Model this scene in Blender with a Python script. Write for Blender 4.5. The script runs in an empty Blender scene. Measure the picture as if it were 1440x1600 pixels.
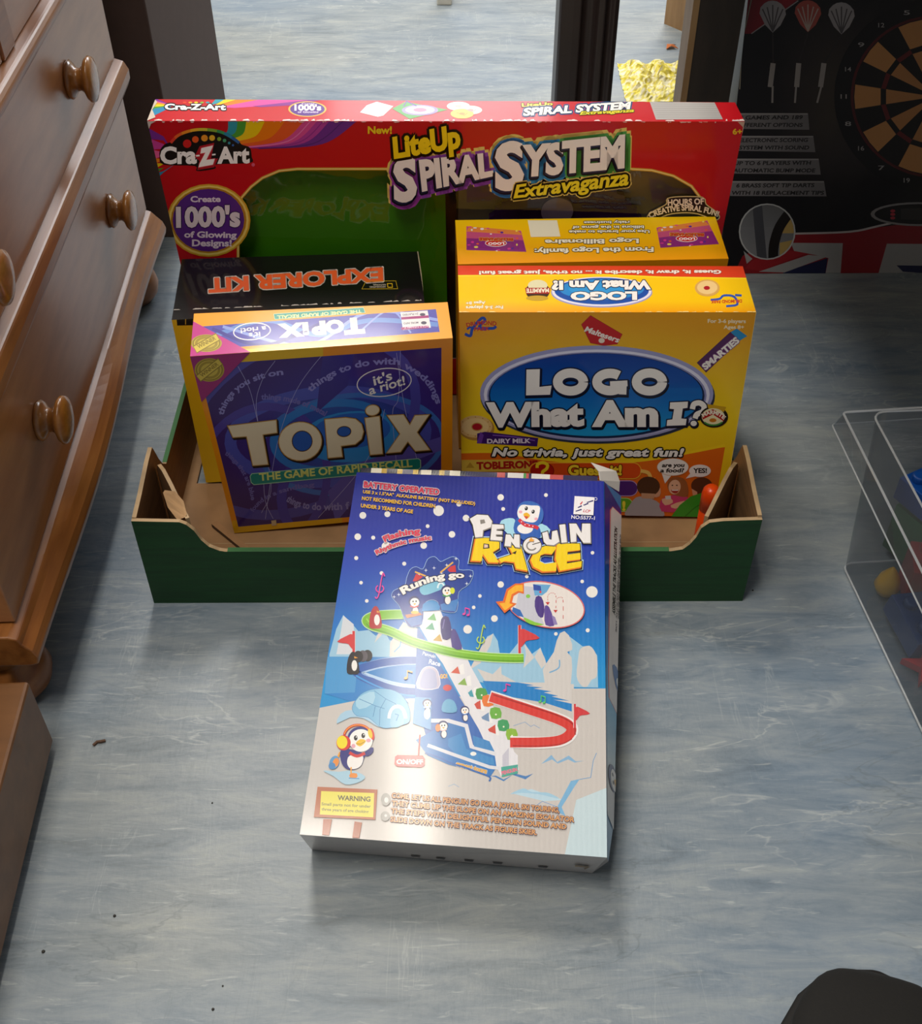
import bpy, math, random
from mathutils import Vector, Matrix
from mathutils.geometry import tessellate_polygon
random.seed(7)
SC = bpy.context.scene
COL = SC.collection
V = Vector
# ------------------------------------------------------------------ camera
cam = bpy.data.cameras.new('camera')
cam.sensor_fit = 'HORIZONTAL'; cam.sensor_width = 36.0
cam.lens = 1806.0 / 1440 * 36.0
cam.clip_start = 0.02
co = bpy.data.objects.new('camera', cam); COL.objects.link(co)
R_, U_, F_ = V((0.99999, -0.00244, -0.00253)), V((0.00352, 0.6941, 0.7199)), V((0.0, 0.7199, -0.6941))
M = Matrix((R_, U_, -F_)).transposed().to_4x4(); M.translation = V((0, 0, 0.8851))
co.matrix_world = M
SC.camera = co
SC.view_settings.view_transform = 'Standard'
SC.view_settings.look = 'None'
SC.view_settings.gamma = 1.0
SC.view_settings.use_curve_mapping = False
SC.view_settings.exposure = 0.0
# ------------------------------------------------------------------ world and lights
W = bpy.data.worlds.new('world'); SC.world = W; W.use_nodes = True
bg = W.node_tree.nodes['Background']
bg.inputs[0].default_value = (0.90, 0.93, 1.0, 1); bg.inputs[1].default_value = 0.18

def area(name, loc, size, power, col=(1, 1, 1), target=None):
    l = bpy.data.lights.new(name, 'AREA'); l.shape = 'RECTANGLE'
    l.size, l.size_y = size; l.energy = power; l.color = col
    o = bpy.data.objects.new(name, l); COL.objects.link(o); o.location = loc
    if target is not None:
        o.rotation_euler = (V(target) - V(loc)).to_track_quat('-Z', 'Y').to_euler()
    return o
area('overhead_light', (-0.20, 0.60, 2.45), (0.12, 1.1), 11, (1.0, 0.93, 0.82))
area('overhead_light', (-0.50, 2.55, 2.45), (0.5, 1.0), 58, (1.0, 0.95, 0.87))
area('overhead_light', (-0.55, 0.08, 2.45), (0.4, 0.9), 24, (1.0, 0.94, 0.85))  # added fill from the viewer's side, brightens the box fronts
area('window_light', (0.45, 4.6, 2.05), (1.9, 1.6), 88, (0.95, 0.97, 1.0), (0, 2.1, 0))

# ------------------------------------------------------------------ materials
def lin(h):
    if isinstance(h, (tuple, list)): return tuple(h)
    r = [int(h[i:i + 2], 16) / 255 for i in (0, 2, 4)]
    return tuple(c / 12.92 if c <= .04045 else ((c + .055) / 1.055) ** 2.4 for c in r)

class NT:
    def __init__(s, name):
        s.m = bpy.data.materials.new(name); s.m.use_nodes = True
        s.t = s.m.node_tree; s.n = s.t.nodes; s.b = s.n['Principled BSDF']
    def node(s, ty, **k):
        n = s.n.new(ty)
        for a, b in k.items():
            if a.startswith('i_'):
                key = a[2:].replace('_', ' ')
                n.inputs[int(key) if key.isdigit() else key].default_value = b
            else: setattr(n, a, b)
        return n
    def link(s, a, ao, b, bi): s.t.links.new(a.outputs[ao], b.inputs[bi])
    def coord(s, scale=(1, 1, 1), rot=(0, 0, 0)):
        c = s.node('ShaderNodeTexCoord'); m = s.node('ShaderNodeMapping')
        m.inputs['Scale'].default_value = scale; m.inputs['Rotation'].default_value = rot
        s.link(c, 'Object', m, 'Vector'); return m
    def noise(s, co, scale, det=4, rough=.55):
        n = s.node('ShaderNodeTexNoise', i_Scale=scale, i_Detail=det, i_Roughness=rough)
        s.link(co, 0, n, 'Vector'); return n
    def ramp(s, src, stops, o=0):
        r = s.node('ShaderNodeValToRGB'); e = r.color_ramp.elements
        while len(e) < len(stops): e.new(.5)
        for i, (p, c) in enumerate(stops): e[i].position = p; e[i].color = lin(c) + (1,)
        s.link(src, o, r, 0); return r
    def bump(s, src, o, st, dist=.001, prev=None):
        b = s.node('ShaderNodeBump', i_Strength=st, i_Distance=dist); s.link(src, o, b, 'Height')
        if prev: s.link(prev, 0, b, 'Normal')
        s.link(b, 0, s.b, 'Normal'); return b
    def set(s, **k):
        for a, b in k.items(): s.b.inputs[a.replace('_', ' ')].default_value = b
        return s

def plain(name, col, rough=.5, metal=0, bump=0, bs=200, **k):
    t = NT(name); t.set(Roughness=rough, Metallic=metal, **k)
    c = t.coord(); n = t.noise(c, 35, 3)
    a = lin(col); r = t.ramp(n, [(.3, tuple(x * .93 for x in a)), (.7, tuple(min(1, x * 1.05) for x in a))])
    t.link(r, 0, t.b, 'Base Color')
    if bump:
        t.bump(t.noise(c, bs, 3), 0, bump)
    return t.m

def printed(name, rough=.3, flutes=0, wear=.25, rot=0, coat=.3, fsc=150, crumple=.0):
    """printed card: the inks are the 'Col' attribute of the mesh"""
    t = NT(name); t.set(Roughness=max(rough, .4), Specular_IOR_Level=.2, Coat_Weight=coat, Coat_Roughness=rough * .4)
    a = t.node('ShaderNodeAttribute', attribute_name='Col')
    t.link(a, 'Color', t.b, 'Base Color')
    c = t.coord(); n = t.noise(c, 9, 3)
    prev = t.bump(n, 0, wear, .004)
    if flutes:
        m = t.coord((1, 1, 1), (0, 0, rot))
        w = t.node('ShaderNodeTexWave', wave_type='BANDS', bands_direction='X', i_Scale=fsc, i_Distortion=1.5, i_Detail=1.0)
        w.inputs['Detail Scale'].default_value = .25
        t.link(m, 0, w, 0); prev = t.bump(w, 0, flutes, .0006, prev)
    if crumple: prev = t.bump(t.noise(c, 130, 4, .7), 0, crumple, .0012, prev)
    return t.m

def wood(name, c0, c1, c2, rough=.33, scale=(30, 3, 30), coat=.25):
    t = NT(name); t.set(Roughness=rough, Coat_Weight=coat, Coat_Roughness=.2)
    c = t.coord(scale); n = t.noise(c, 2.2, 6, .6)
    r = t.ramp(n, [(.25, c0), (.5, c1), (.78, c2)]); t.link(r, 0, t.b, 'Base Color')
    t.bump(n, 0, .12, .001)
    return t.m

def clear(name, tint, gloss_mix=1.0, bump=0, rough=.06, ior=1.45, density=0.0):
    """thin clear plastic sheet: see-through with a Fresnel sheen"""
    t = NT(name); t.n.remove(t.b)
    tr = t.node('ShaderNodeBsdfTransparent'); tr.inputs[0].default_value = lin(tint) + (1,)
    gl = t.node('ShaderNodeBsdfGlossy', i_Roughness=rough); gl.inputs[0].default_value = (1, 1, 1, 1)
    df = t.node('ShaderNodeBsdfDiffuse'); df.inputs[0].default_value = lin(tint) + (1,)
    m0 = t.node('ShaderNodeMixShader', i_0=density)
    t.link(tr, 0, m0, 1); t.link(df, 0, m0, 2)
    lw = t.node('ShaderNodeLayerWeight', i_Blend=.5); pw = t.node('ShaderNodeMath', operation='POWER', i_1=4.5)
    fr = t.node('ShaderNodeMath', operation='MULTIPLY_ADD', i_1=.85 * gloss_mix, i_2=.05 * (ior - 1) / .45)
    t.link(lw, 'Facing', pw, 0); t.link(pw, 0, fr, 0)
    mx = t.node('ShaderNodeMixShader'); t.link(fr, 0, mx, 0); t.link(m0, 0, mx, 1); t.link(gl, 0, mx, 2)
    if bump:
        c = t.coord(); b = t.node('ShaderNodeBump', i_Strength=bump, i_Distance=.01)
        n = t.noise(c, 14, 2); t.link(n, 0, b, 'Height'); t.link(b, 0, gl, 'Normal')
    t.link(mx, 0, t.n['Material Output'], 0)
    return t.m

# ------------------------------------------------------------------ mesh building
class MB:
    def __init__(s): s.v = []; s.f = []; s.c = []; s.m = []
    def add(s, vs, fs, col='ffffff', mi=0):
        b = len(s.v); s.v += [V(p) for p in vs]
        col = lin(col) if not callable(col) else col
        for f in fs:
            s.f.append(tuple(b + i for i in f)); s.m.append(mi)
            s.c.append([col] * len(f))
        return s
    def box(s, a, b, col='ffffff', mi=0):
        x0, y0, z0 = a; x1, y1, z1 = b
        vs = [(x, y, z) for z in (z0, z1) for x, y in ((x0, y0), (x1, y0), (x1, y1), (x0, y1))]
        return s.add(vs, [(0, 3, 2, 1), (4, 5, 6, 7), (0, 1, 5, 4), (1, 2, 6, 5), (2, 3, 7, 6), (3, 0, 4, 7)], col, mi)
    def hexa(s, q, cols):
        """q: front TL TR BR BL then back TL TR BR BL; cols: front top right left bottom back"""
        F = [(3, 2, 1, 0), (0, 1, 5, 4), (1, 2, 6, 5), (3, 0, 4, 7), (2, 3, 7, 6), (4, 5, 6, 7)]
        for f, c in zip(F, cols):
            if c: s.add([q[i] for i in f], [(0, 1, 2, 3)], c)
        return s
    def prism(s, pts, n, th, cols, mi=0):
        """planar polygon pts (3D) thickened along n; cols = face at pts, far face, edge"""
        pts = [V(p) for p in pts]; n = V(n).normalized() * th
        k = len(pts); tr = tessellate_polygon([pts])
        nn = V((0, 0, 0))
        for i in range(k): nn += pts[i].cross(pts[(i + 1) % k])
        if nn.dot(n) > 0: pts = pts[::-1]; tr = tessellate_polygon([pts])
        def fix(t, vs, want):
            a, b, c = [vs[i] for i in t]
            return t if (b - a).cross(c - a).dot(want) > 0 else t[::-1]
        far = [p + n for p in pts]
        s.add(pts, [fix(t, pts, -n) for t in tr], cols[0], mi)
        s.add(far, [fix(t, far, n) for t in tr], cols[1], mi)
        for i in range(k):
            j = (i + 1) % k
            s.add([pts[j], pts[i], far[i], far[j]], [(0, 1, 2, 3)], cols[2], mi)
        return s
    def lathe(s, prof, axis='Z', o=(0, 0, 0), n=32, col='ffffff', mi=0):
        o = V(o); vs = []; fs = []
        for r, h in prof:
            for i in range(n):
                a = 2 * math.pi * i / n; x, y = r * math.cos(a), r * math.sin(a)
                vs.append(o + (V((x, y, h)) if axis == 'Z' else V((h, x, y)) if axis == 'X' else V((y, h, x))))
        for k in range(len(prof) - 1):
            for i in range(n):
                j = (i + 1) % n; fs.append((k * n + i, k * n + j, (k + 1) * n + j, (k + 1) * n + i))
        fs.append(tuple(range(n))[::-1]); fs.append(tuple((len(prof) - 1) * n + i for i in range(n)))
        return s.add(vs, fs, col, mi)
    def sweep(s, prof, path, col='ffffff', mi=0, up=(0, 0, 1), closed=True, caps=True):
        """profile (a,b) swept along a path; a goes sideways, b goes up"""
        path = [V(p) for p in path]; up = V(up); n = len(prof); vs = []; fs = []
        for i, p in enumerate(path):
            t = (path[min(i + 1, len(path) - 1)] - path[max(i - 1, 0)]).normalized()
            sd = t.cross(up).normalized(); u2 = sd.cross(t)
            vs += [p + sd * a + u2 * b for a, b in prof]
        for k in range(len(path) - 1):
            for i in range(n if closed else n - 1):
                j = (i + 1) % n; fs.append((k * n + i, (k + 1) * n + i, (k + 1) * n + j, k * n + j))
        if caps and closed:
            fs.append(tuple(range(n))); fs.append(tuple((len(path) - 1) * n + i for i in range(n))[::-1])
        return s.add(vs, fs, col, mi)
    def build(s, name, mat, parent=None, loc=None, local=False, bevel=0, smooth=False, seg=2, solid=0, sub=0):
        me = bpy.data.meshes.new(name)
        o3 = V((0, 0, 0))
        if not local:
            if parent is not None: o3 = V(parent.location)
            elif loc is not None: o3 = V(loc)
            else:
                xs = [v.x for v in s.v]; ys = [v.y for v in s.v]; zs = [v.z for v in s.v]
                o3 = V(((min(xs) + max(xs)) / 2, (min(ys) + max(ys)) / 2, min(zs)))
        me.from_pydata([v - o3 for v in s.v], [], s.f)
        for m in (mat if isinstance(mat, (list, tuple)) else [mat]): me.materials.append(m)
        me.polygons.foreach_set('material_index', s.m)
        if smooth: me.polygons.foreach_set('use_smooth', [True] * len(s.f))
        at = me.color_attributes.new('Col', 'FLOAT_COLOR', 'CORNER')
        flat = []
        for c in s.c:
            for k in c: flat += [k[0], k[1], k[2], 1.0]
        at.data.foreach_set('color', flat)
        me.update()
        o = bpy.data.objects.new(name, me); COL.objects.link(o)
        if parent is not None: o.parent = parent
        else: o.location = o3
        if sub:
            md = o.modifiers.new('sub', 'SUBSURF'); md.levels = md.render_levels = sub
        if solid:
            md = o.modifiers.new('solid', 'SOLIDIFY'); md.thickness = solid; md.offset = 0
        if bevel:
            md = o.modifiers.new('bevel', 'BEVEL'); md.width = bevel; md.segments = seg; md.limit_method = 'ANGLE'
            md.harden_normals = False
        return o

def tag(o, label=None, cat=None, group=None, kind=None):
    for k, v in (('label', label), ('category', cat), ('group', group), ('kind', kind)):
        if v: o[k] = v
    return o
def thing(name, label, cat, loc=(0, 0, 0), rz=0, group=None):
    o = bpy.data.objects.new(name, None); COL.objects.link(o); o.location = loc; o.rotation_euler = (0, 0, rz)
    o.empty_display_size = .05
    return tag(o, label, cat, group)

# ------------------------------------------------------------------ print sheets: artwork laid out on a flat face of a box
_tc = {}
def glyphs(s, off, shear=0, sp=1.0):
    k = (s, off, shear, sp)
    if k not in _tc:
        c = bpy.data.curves.new('t', 'FONT'); c.body = s; c.offset = off; c.resolution_u = 3; c.shear = shear; c.space_character = sp
        o = bpy.data.objects.new('t', c); me = bpy.data.meshes.new_from_object(o)
        _tc[k] = ([(v.co.x, v.co.y) for v in me.vertices], [tuple(p.vertices) for p in me.polygons])
        bpy.data.objects.remove(o); bpy.data.curves.remove(c); bpy.data.meshes.remove(me)
    return _tc[k]
CAP = max(p[1] for p in glyphs('H', 0)[0])

def solve(A, b):
    n = len(b); A = [r[:] + [x] for r, x in zip(A, b)]
    for i in range(n):
        p = max(range(i, n), key=lambda r: abs(A[r][i])); A[i], A[p] = A[p], A[i]
        for r in range(n):
            if r != i:
                f = A[r][i] / A[i][i]
                for c in range(i, n + 1): A[r][c] -= f * A[i][c]
    return [A[i][n] / A[i][i] for i in range(n)]

def flat(q):
    """make the front and the top of a box exactly planar"""
    n = (q[2] - q[3]).cross(q[0] - q[3]).normalized(); q[1] -= n * (q[1] - q[3]).dot(n)
    if len(q) > 4:
        n = (q[1] - q[0]).cross(q[4] - q[0]).normalized(); q[5] -= n * (q[5] - q[0]).dot(n)

class Sheet:
    """quad3: corners TL TR BR BL of the face; quad: the same corners on the artwork's tracing grid"""
    def __init__(s, mb, quad3, quad, step=4e-6, base=4e-5, clip=None):
        s.mb = mb; q = [V(p) for p in quad3]; s.O = q[3]
        s.X = (q[2] - q[3]).normalized(); n = s.X.cross(q[0] - q[3]).normalized(); s.Y = n.cross(s.X); s.N = n
        A = []; b = []
        for (u, v), p in zip(quad, q):
            x, y = (p - s.O).dot(s.X), (p - s.O).dot(s.Y)
            A.append([u, v, 1, 0, 0, 0, -u * x, -v * x]); b.append(x)
            A.append([0, 0, 0, u, v, 1, -u * y, -v * y]); b.append(y)
        s.h = solve(A, b); s.quad = clip or quad; s.n = 0; s.step = step; s.base = base; s.fr = (0, 0, 1); s.cl = None
    def z(s, ox, oy, k): s.fr = (ox, oy, k); return s
    def px(s, p): return (s.fr[0] + p[0] / s.fr[2], s.fr[1] + p[1] / s.fr[2])
    def to3(s, p, d):
        h = s.h; w = h[6] * p[0] + h[7] * p[1] + 1
        return s.O + s.X * ((h[0] * p[0] + h[1] * p[1] + h[2]) / w) + s.Y * ((h[3] * p[0] + h[4] * p[1] + h[5]) / w) + s.N * d
    def emit(s, P, tris, col, new=True):
        """P: grid points; tris: index tuples; col: colour or function(frame point)"""
        if new: s.n += 1
        d = s.base + s.n * s.step
        pl = [s.quad] + ([s.cl] if s.cl else [])
        fn = col if callable(col) else None
        c0 = None if fn else lin(col)
        G = [s.px(p) for p in P]; mp = {}; mb = s.mb
        def out(g):
            k = (round(g[0], 4), round(g[1], 4))
            if k not in mp: mp[k] = len(mb.v); mb.v.append(s.to3(g, d))
            return mp[k]
        for t in tris:
            poly = [G[i] for i in t]
            for q in pl: poly = clip(poly, q)
            if len(poly) < 3: continue
            ar = sum(poly[i][0] * poly[(i + 1) % len(poly)][1] - poly[(i + 1) % len(poly)][0] * poly[i][1] for i in range(len(poly)))
            if abs(ar) < 1e-4: continue
            if ar > 0: poly = poly[::-1]
            idx = []
            for g in poly:
                i = out(g)
                if i not in idx: idx.append(i)
            if len(idx) < 3: continue
            mb.f.append(tuple(idx)); mb.m.append(0)
            if fn:
                cs = []
                inv = {v: k for k, v in mp.items()} if len(mp) < 1 else None
                for g in poly[:len(idx)]: cs.append(lin(fn((g[0] - s.fr[0]) * s.fr[2], (g[1] - s.fr[1]) * s.fr[2])))
                mb.c.append(cs)
            else: mb.c.append([c0] * len(idx))
    # --- shapes
    def poly(s, pts, col, sm=0, out=None):
        if sm: pts = smooth(pts, sm, True)
        if out: s.line(pts, out[0], out[1], closed=True)
        s.emit(pts, tessellate_polygon([[V((x, y, 0)) for x, y in pts]]), col)
    def ell(s, cx, cy, rx, ry, col, rot=0, n=28, out=None):
        if out: s.ell(cx, cy, rx + out[0], ry + out[0], out[1], rot, n)
        c, si = math.cos(math.radians(rot)), math.sin(math.radians(rot))
        P = [(cx + rx * math.cos(a) * c - ry * math.sin(a) * si, cy + rx * math.cos(a) * si + ry * math.sin(a) * c) for a in [2 * math.pi * i / n for i in range(n)]]
        if callable(col): s.grid(cx - rx, cy - ry, cx + rx, cy + ry, 1, 12, col, [s.px(p) for p in P])
        else: s.emit(P, [tuple(range(n))], col)
    def arc(s, cx, cy, rx, ry, a0, a1, w, col, n=20):
        s.line([(cx + rx * math.cos(math.radians(a0 + (a1 - a0) * i / n)), cy + ry * math.sin(math.radians(a0 + (a1 - a0) * i / n))) for i in range(n + 1)], w, col)
    def line(s, pts, w, col, closed=False, sm=0, new=True):
        if sm: pts = smooth(pts, sm, closed)
        n = len(pts); L = []
        for i in range(n):
            a = pts[(i - 1) % n] if closed or i else pts[i]; b = pts[(i + 1) % n] if closed or i < n - 1 else pts[i]
            p = pts[i]
            d1 = nrm((p[0] - a[0], p[1] - a[1])); d2 = nrm((b[0] - p[0], b[1] - p[1]))
            if d1 == (0, 0): d1 = d2
            if d2 == (0, 0): d2 = d1
            m = nrm((-(d1[1] + d2[1]), d1[0] + d2[0]))
            if m == (0, 0): m = (-d1[1], d1[0])
            k = min(2.0, 1 / max(.3, -m[0] * d1[1] + m[1] * d1[0])) * w / 2
            L += [(p[0] + m[0] * k, p[1] + m[1] * k), (p[0] - m[0] * k, p[1] - m[1] * k)]
        T = [(2 * i, 2 * i + 1, (2 * i + 3) % (2 * n), (2 * i + 2) % (2 * n)) for i in range(n if closed else n - 1)]
        s.emit(L, T, col, new)
    def grid(s, x0, y0, x1, y1, nx, ny, fn, cl=None):
        P = [(x0 + (x1 - x0) * i / nx, y0 + (y1 - y0) * j / ny) for j in range(ny + 1) for i in range(nx + 1)]
        T = [(j * (nx + 1) + i, j * (nx + 1) + i + 1, (j + 1) * (nx + 1) + i + 1, (j + 1) * (nx + 1) + i) for j in range(ny) for i in range(nx)]
        old = s.cl
        if cl: s.cl = cl
        s.emit(P, T, fn); s.cl = old
    def text(s, t, p0, p1, h, col, off=.02, out=(), mid=None, h1=None, shear=0, up=None, sp=1.0, bulge=0):
        base = glyphs(t, 0, shear, sp)[0]
        if not base: return
        x0, x1 = min(p[0] for p in base), max(p[0] for p in base); h1 = h if h1 is None else h1
        def mp(x, y):
            k = (x - x0) / (x1 - x0)
            if mid:
                bx = (1 - k) ** 2 * p0[0] + 2 * k * (1 - k) * mid[0] + k * k * p1[0]; by = (1 - k) ** 2 * p0[1] + 2 * k * (1 - k) * mid[1] + k * k * p1[1]
                kk = min(1, max(0, k))
                d = nrm(((1 - kk) * (mid[0] - p0[0]) + kk * (p1[0] - mid[0]), (1 - kk) * (mid[1] - p0[1]) + kk * (p1[1] - mid[1])))
            else:
                bx = p0[0] + (p1[0] - p0[0]) * k; by = p0[1] + (p1[1] - p0[1]) * k; d = nrm((p1[0] - p0[0], p1[1] - p0[1]))
            u = nrm(up) if up else (d[1], -d[0])
            q = (h + (h1 - h) * k) / CAP * y
            return (bx + u[0] * q, by + u[1] * q)
        pt, fc = glyphs(t, off, shear, sp)
        Q = [mp(x, y) for x, y in pt]
        for w, c in sorted(out, key=lambda o: -o[0]):
            s.n += 1
            for k in range(8):
                a = math.pi * k / 4 + .2; dx, dy = w * math.cos(a), w * math.sin(a)
                s.emit([(x + dx, y + dy) for x, y in Q], fc, c, False)
        s.emit(Q, fc, col)

def nrm(v):
    l = math.hypot(*v); return (v[0] / l, v[1] / l) if l > 1e-9 else (0, 0)
def smooth(p, k, closed):
    n = len(p); o = []
    for i in range(n if closed else n - 1):
        g = lambda j: p[j % n] if closed else p[min(max(j, 0), n - 1)]
        a, b, c, d = g(i - 1), g(i), g(i + 1), g(i + 2)
        for j in range(k):
            t = j / k
            o.append(tuple(.5 * (2 * b[m] + (c[m] - a[m]) * t + (2 * a[m] - 5 * b[m] + 4 * c[m] - d[m]) * t * t + (3 * b[m] - a[m] - 3 * c[m] + d[m]) * t ** 3) for m in (0, 1)))
    if not closed: o.append(tuple(p[-1]))
    return o
def clip(P, Q):
    """Sutherland-Hodgman, Q convex"""
    ar = sum(Q[i][0] * Q[(i + 1) % len(Q)][1] - Q[(i + 1) % len(Q)][0] * Q[i][1] for i in range(len(Q)))
    sg = 1 if ar > 0 else -1
    for i in range(len(Q)):
        a, b = Q[i], Q[(i + 1) % len(Q)]; ex, ey = b[0] - a[0], b[1] - a[1]
        f = lambda p: sg * (ex * (p[1] - a[1]) - ey * (p[0] - a[0]))
        D = [f(p) for p in P]
        if all(d >= 0 for d in D): continue
        R = []
        for k in range(len(P)):
            p, q, d, e = P[k], P[(k + 1) % len(P)], D[k], D[(k + 1) % len(P)]
            if d >= 0: R.append(p)
            if (d >= 0) != (e >= 0):
                t = d / (d - e); R.append((p[0] + (q[0] - p[0]) * t, p[1] + (q[1] - p[1]) * t))
        P = R
        if len(P) < 3: return []
    return P
def lerp(a, b, t):
    a, b = lin(a), lin(b); t = min(1, max(0, t)); return tuple(x + (y - x) * t for x, y in zip(a, b))
def ramp(stops, v):
    if v <= stops[0][0]: return lin(stops[0][1])
    for (a, c), (b, d) in zip(stops, stops[1:]):
        if v <= b: return lerp(c, d, (v - a) / (b - a))
    return lin(stops[-1][1])
# ------------------------------------------------------------------ floor
def floor_mat():
    t = NT('vinyl_floor')
    t.set(Roughness=.42)
    c1 = t.coord((1.0, 4.6, 1.0), (0, 0, .05)); n1 = t.noise(c1, 9.5, 10, .72); n1.inputs['Distortion'].default_value = .5
    base = t.ramp(n1, [(.28, '56646f'), (.41, '6f7e8a'), (.53, '848f97'), (.66, '959d9f'), (.8, 'adb0ad')])
    c2 = t.coord((.8, 1.6, 1)); n2 = t.noise(c2, 2.3, 3)
    tint = t.ramp(n2, [(.35, '6a82a4'), (.65, 'a89f88')])
    mx = t.node('ShaderNodeMix', data_type='RGBA', blend_type='MIX', i_0=.20)
    t.link(base, 0, mx, 6); t.link(tint, 0, mx, 7)
    # thin pale streaks and dark scuffs, both running across
    c3 = t.coord((1.3, 9.0, 1), (0, 0, -.08)); n3 = t.noise(c3, 13, 6, .6); n3.inputs['Distortion'].default_value = 1.6
    r3 = t.ramp(n3, [(.60, '000000'), (.70, 'ffffff')])
    m2 = t.node('ShaderNodeMix', data_type='RGBA', blend_type='MIX'); mm = t.node('ShaderNodeMath', operation='MULTIPLY', i_1=.34)
    t.link(r3, 0, mm, 0); t.link(mm, 0, m2, 0); t.link(mx, 2, m2, 6); m2.inputs[7].default_value = lin('c6cac8') + (1,)
    n4 = t.noise(t.coord((1.2, 9, 1), (0, 0, .1)), 15.0, 6, .65); n4.inputs['Distortion'].default_value = 1.2
    r4 = t.ramp(n4, [(.62, '000000'), (.74, 'ffffff')])
    m3 = t.node('ShaderNodeMix', data_type='RGBA', blend_type='MIX'); mn = t.node('ShaderNodeMath', operation='MULTIPLY', i_1=.38)
    t.link(r4, 0, mn, 0); t.link(mn, 0, m3, 0); t.link(m2, 2, m3, 6); m3.inputs[7].default_value = lin('556878') + (1,)
    # marbled squiggles: thin pale and dark veins
    last = m3
    for sc, rt, colr, w, st in (((1.0, 3.2, 1), .06, 'd2d4d0', .012, .28), ((1.2, 4.0, 1), -.05, '5a6468', .010, .35), ((6.0, .5, 1), .1, 'c4c8c6', .006, .22), ((5.0, .4, 1), -.12, '6a7478', .005, .25)):
        nv = t.noise(t.coord(sc, (0, 0, rt)), 4.2, 5, .55); nv.inputs['Distortion'].default_value = 1.1
        rv = t.ramp(nv, [(.5 - w, '000000'), (.5, 'ffffff'), (.5 + w, '000000')])
        nm = t.noise(t.coord((1, 1.5, 1), (0, 0, rt * 9)), 7, 3); rm = t.ramp(nm, [(.5, '000000'), (.62, 'ffffff')])
        mu = t.node('ShaderNodeMath', operation='MULTIPLY'); t.link(rv, 0, mu, 0); t.link(rm, 0, mu, 1)
        mu2 = t.node('ShaderNodeMath', operation='MULTIPLY', i_1=st); t.link(mu, 0, mu2, 0)
        mz = t.node('ShaderNodeMix', data_type='RGBA', blend_type='MIX'); t.link(mu2, 0, mz, 0); t.link(last, 2, mz, 6); mz.inputs[7].default_value = lin(colr) + (1,)
        last = mz
    t.link(last, 2, t.b, 'Base Color')
    # canvas-like emboss
    w1 = t.node('ShaderNodeTexNoise', i_Scale=330.0, i_Detail=2.0); t.link(t.coord((1, .35, 1)), 0, w1, 0)
    w2 = t.node('ShaderNodeTexNoise', i_Scale=330.0, i_Detail=2.0); t.link(t.coord((.35, 1, 1)), 0, w2, 0)
    p = t.bump(w1, 0, .28, .0006); p = t.bump(w2, 0, .28, .0006, p); t.bump(n1, 0, .12, .003, p)
    return t.m
m = MB(); m.box((-1.25, -.8, -.05), (1.55, 4.85, 0))
tag(m.build('floor', floor_mat()), kind='structure')
WLM = plain('wall_paint', 'b8b2a4', .8)
for nm, a, b in (('wall_left', (-1.25, -.8, 0), (-1.2, 4.8, 2.6)), ('wall_right', (1.5, -.8, 0), (1.55, 4.8, 2.6)), ('wall_back', (-1.25, 4.8, 0), (1.55, 4.85, 2.6))):
    m = MB(); m.box(a, b); tag(m.build(nm, WLM), kind='structure')

# ------------------------------------------------------------------ wood furniture on the left
WD = wood('drawer_veneer', '8e5c38', '9e6a42', 'ad784c', .36, (14, 4, 22), .35)
WR = wood('rail_pine', '6b3c18', '8a5426', 'a26a36', .36, (30, 3, 30), .15)
WK = wood('knob_pine', '7a4a1c', '96602a', 'aa743a', .25, (25, 25, 40), .5)
WS = wood('carcass_dark', '2c1d1a', '392622', '44302a', .5, (20, 20, 4), .1)
YAW = math.radians(1.9)
chest = thing('chest_of_drawers', 'brown wooden chest of drawers with round knobs, left edge of the photo', 'chest of drawers', (-.385, .65, 0), YAW)
L = .715
m = MB(); m.box((-.42, .004, .10), (-.016, L - .004, .72)); m.build('carcass', WS, chest, local=True, bevel=.002)
m = MB(); m.box((-.44, -.01, .72), (.02, L + .01, .745)); m.build('top', WR, chest, local=True, bevel=.008, seg=3)
for z0, z1 in ((.283, .322), (.447, .470)):
    m = MB(); h = (z1 - z0) / 2; zc = (z0 + z1) / 2
    prof = [(-.018, -h), (-.002, -h), (.008, -h * .8), (.013, -h * .25), (.0135, h * .3), (.009, h * .8), (-.002, h), (-.018, h)]
    m.sweep(prof[::-1], [(0, L * i / 6, zc) for i in range(7)])
    m.build('rail', WR, chest, local=True, smooth=False, bevel=.002)
def knob(par, y, z):
    pr = [(.010, -.002), (.0165, .0), (.0175, .004), (.015, .008), (.0105, .0125), (.0098, .018), (.0125, .0235), (.0185, .028), (.0205, .032), (.0195, .0365), (.014, .0395), (.006, .0405)]
    k = MB().lathe([(r_ * 1.12, h_ * .70) for r_, h_ in pr], 'X', (0, y, z), 40)
    k.build('knob', WK, par, local=True, smooth=True)
for y0, y1, z0, z1, ks in ((.004, L - .004, .124, .2825, ((.182, .203), (.552, .211))), (.004, L - .004, .3225, .4465, ((.148, .378), (.516, .381))),
                           (.004, .345, .4705, .59, ((.17, .53),)), (.385, L - .004, .4705, .59, ((.55, .53),)), (.004, L - .004, .60, .715, ((.16, .66), (.55, .66)))):
    m = MB(); m.box((-.02, y0, z0), (0, y1, z1)); d = m.build('drawer', WD, chest, local=True, bevel=.0015)
    for a, b in ks: knob(d, a, b)
m = MB(); m.box((-.02, .3455, .4705), (.002, .3845, .59)); m.build('stile', WR, chest, local=True, bevel=.002)
m = MB()
path = [(0.0, L * i / 40 - .012 * (i == 0), .1) for i in range(41)]
vs = []; fs = []
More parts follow.
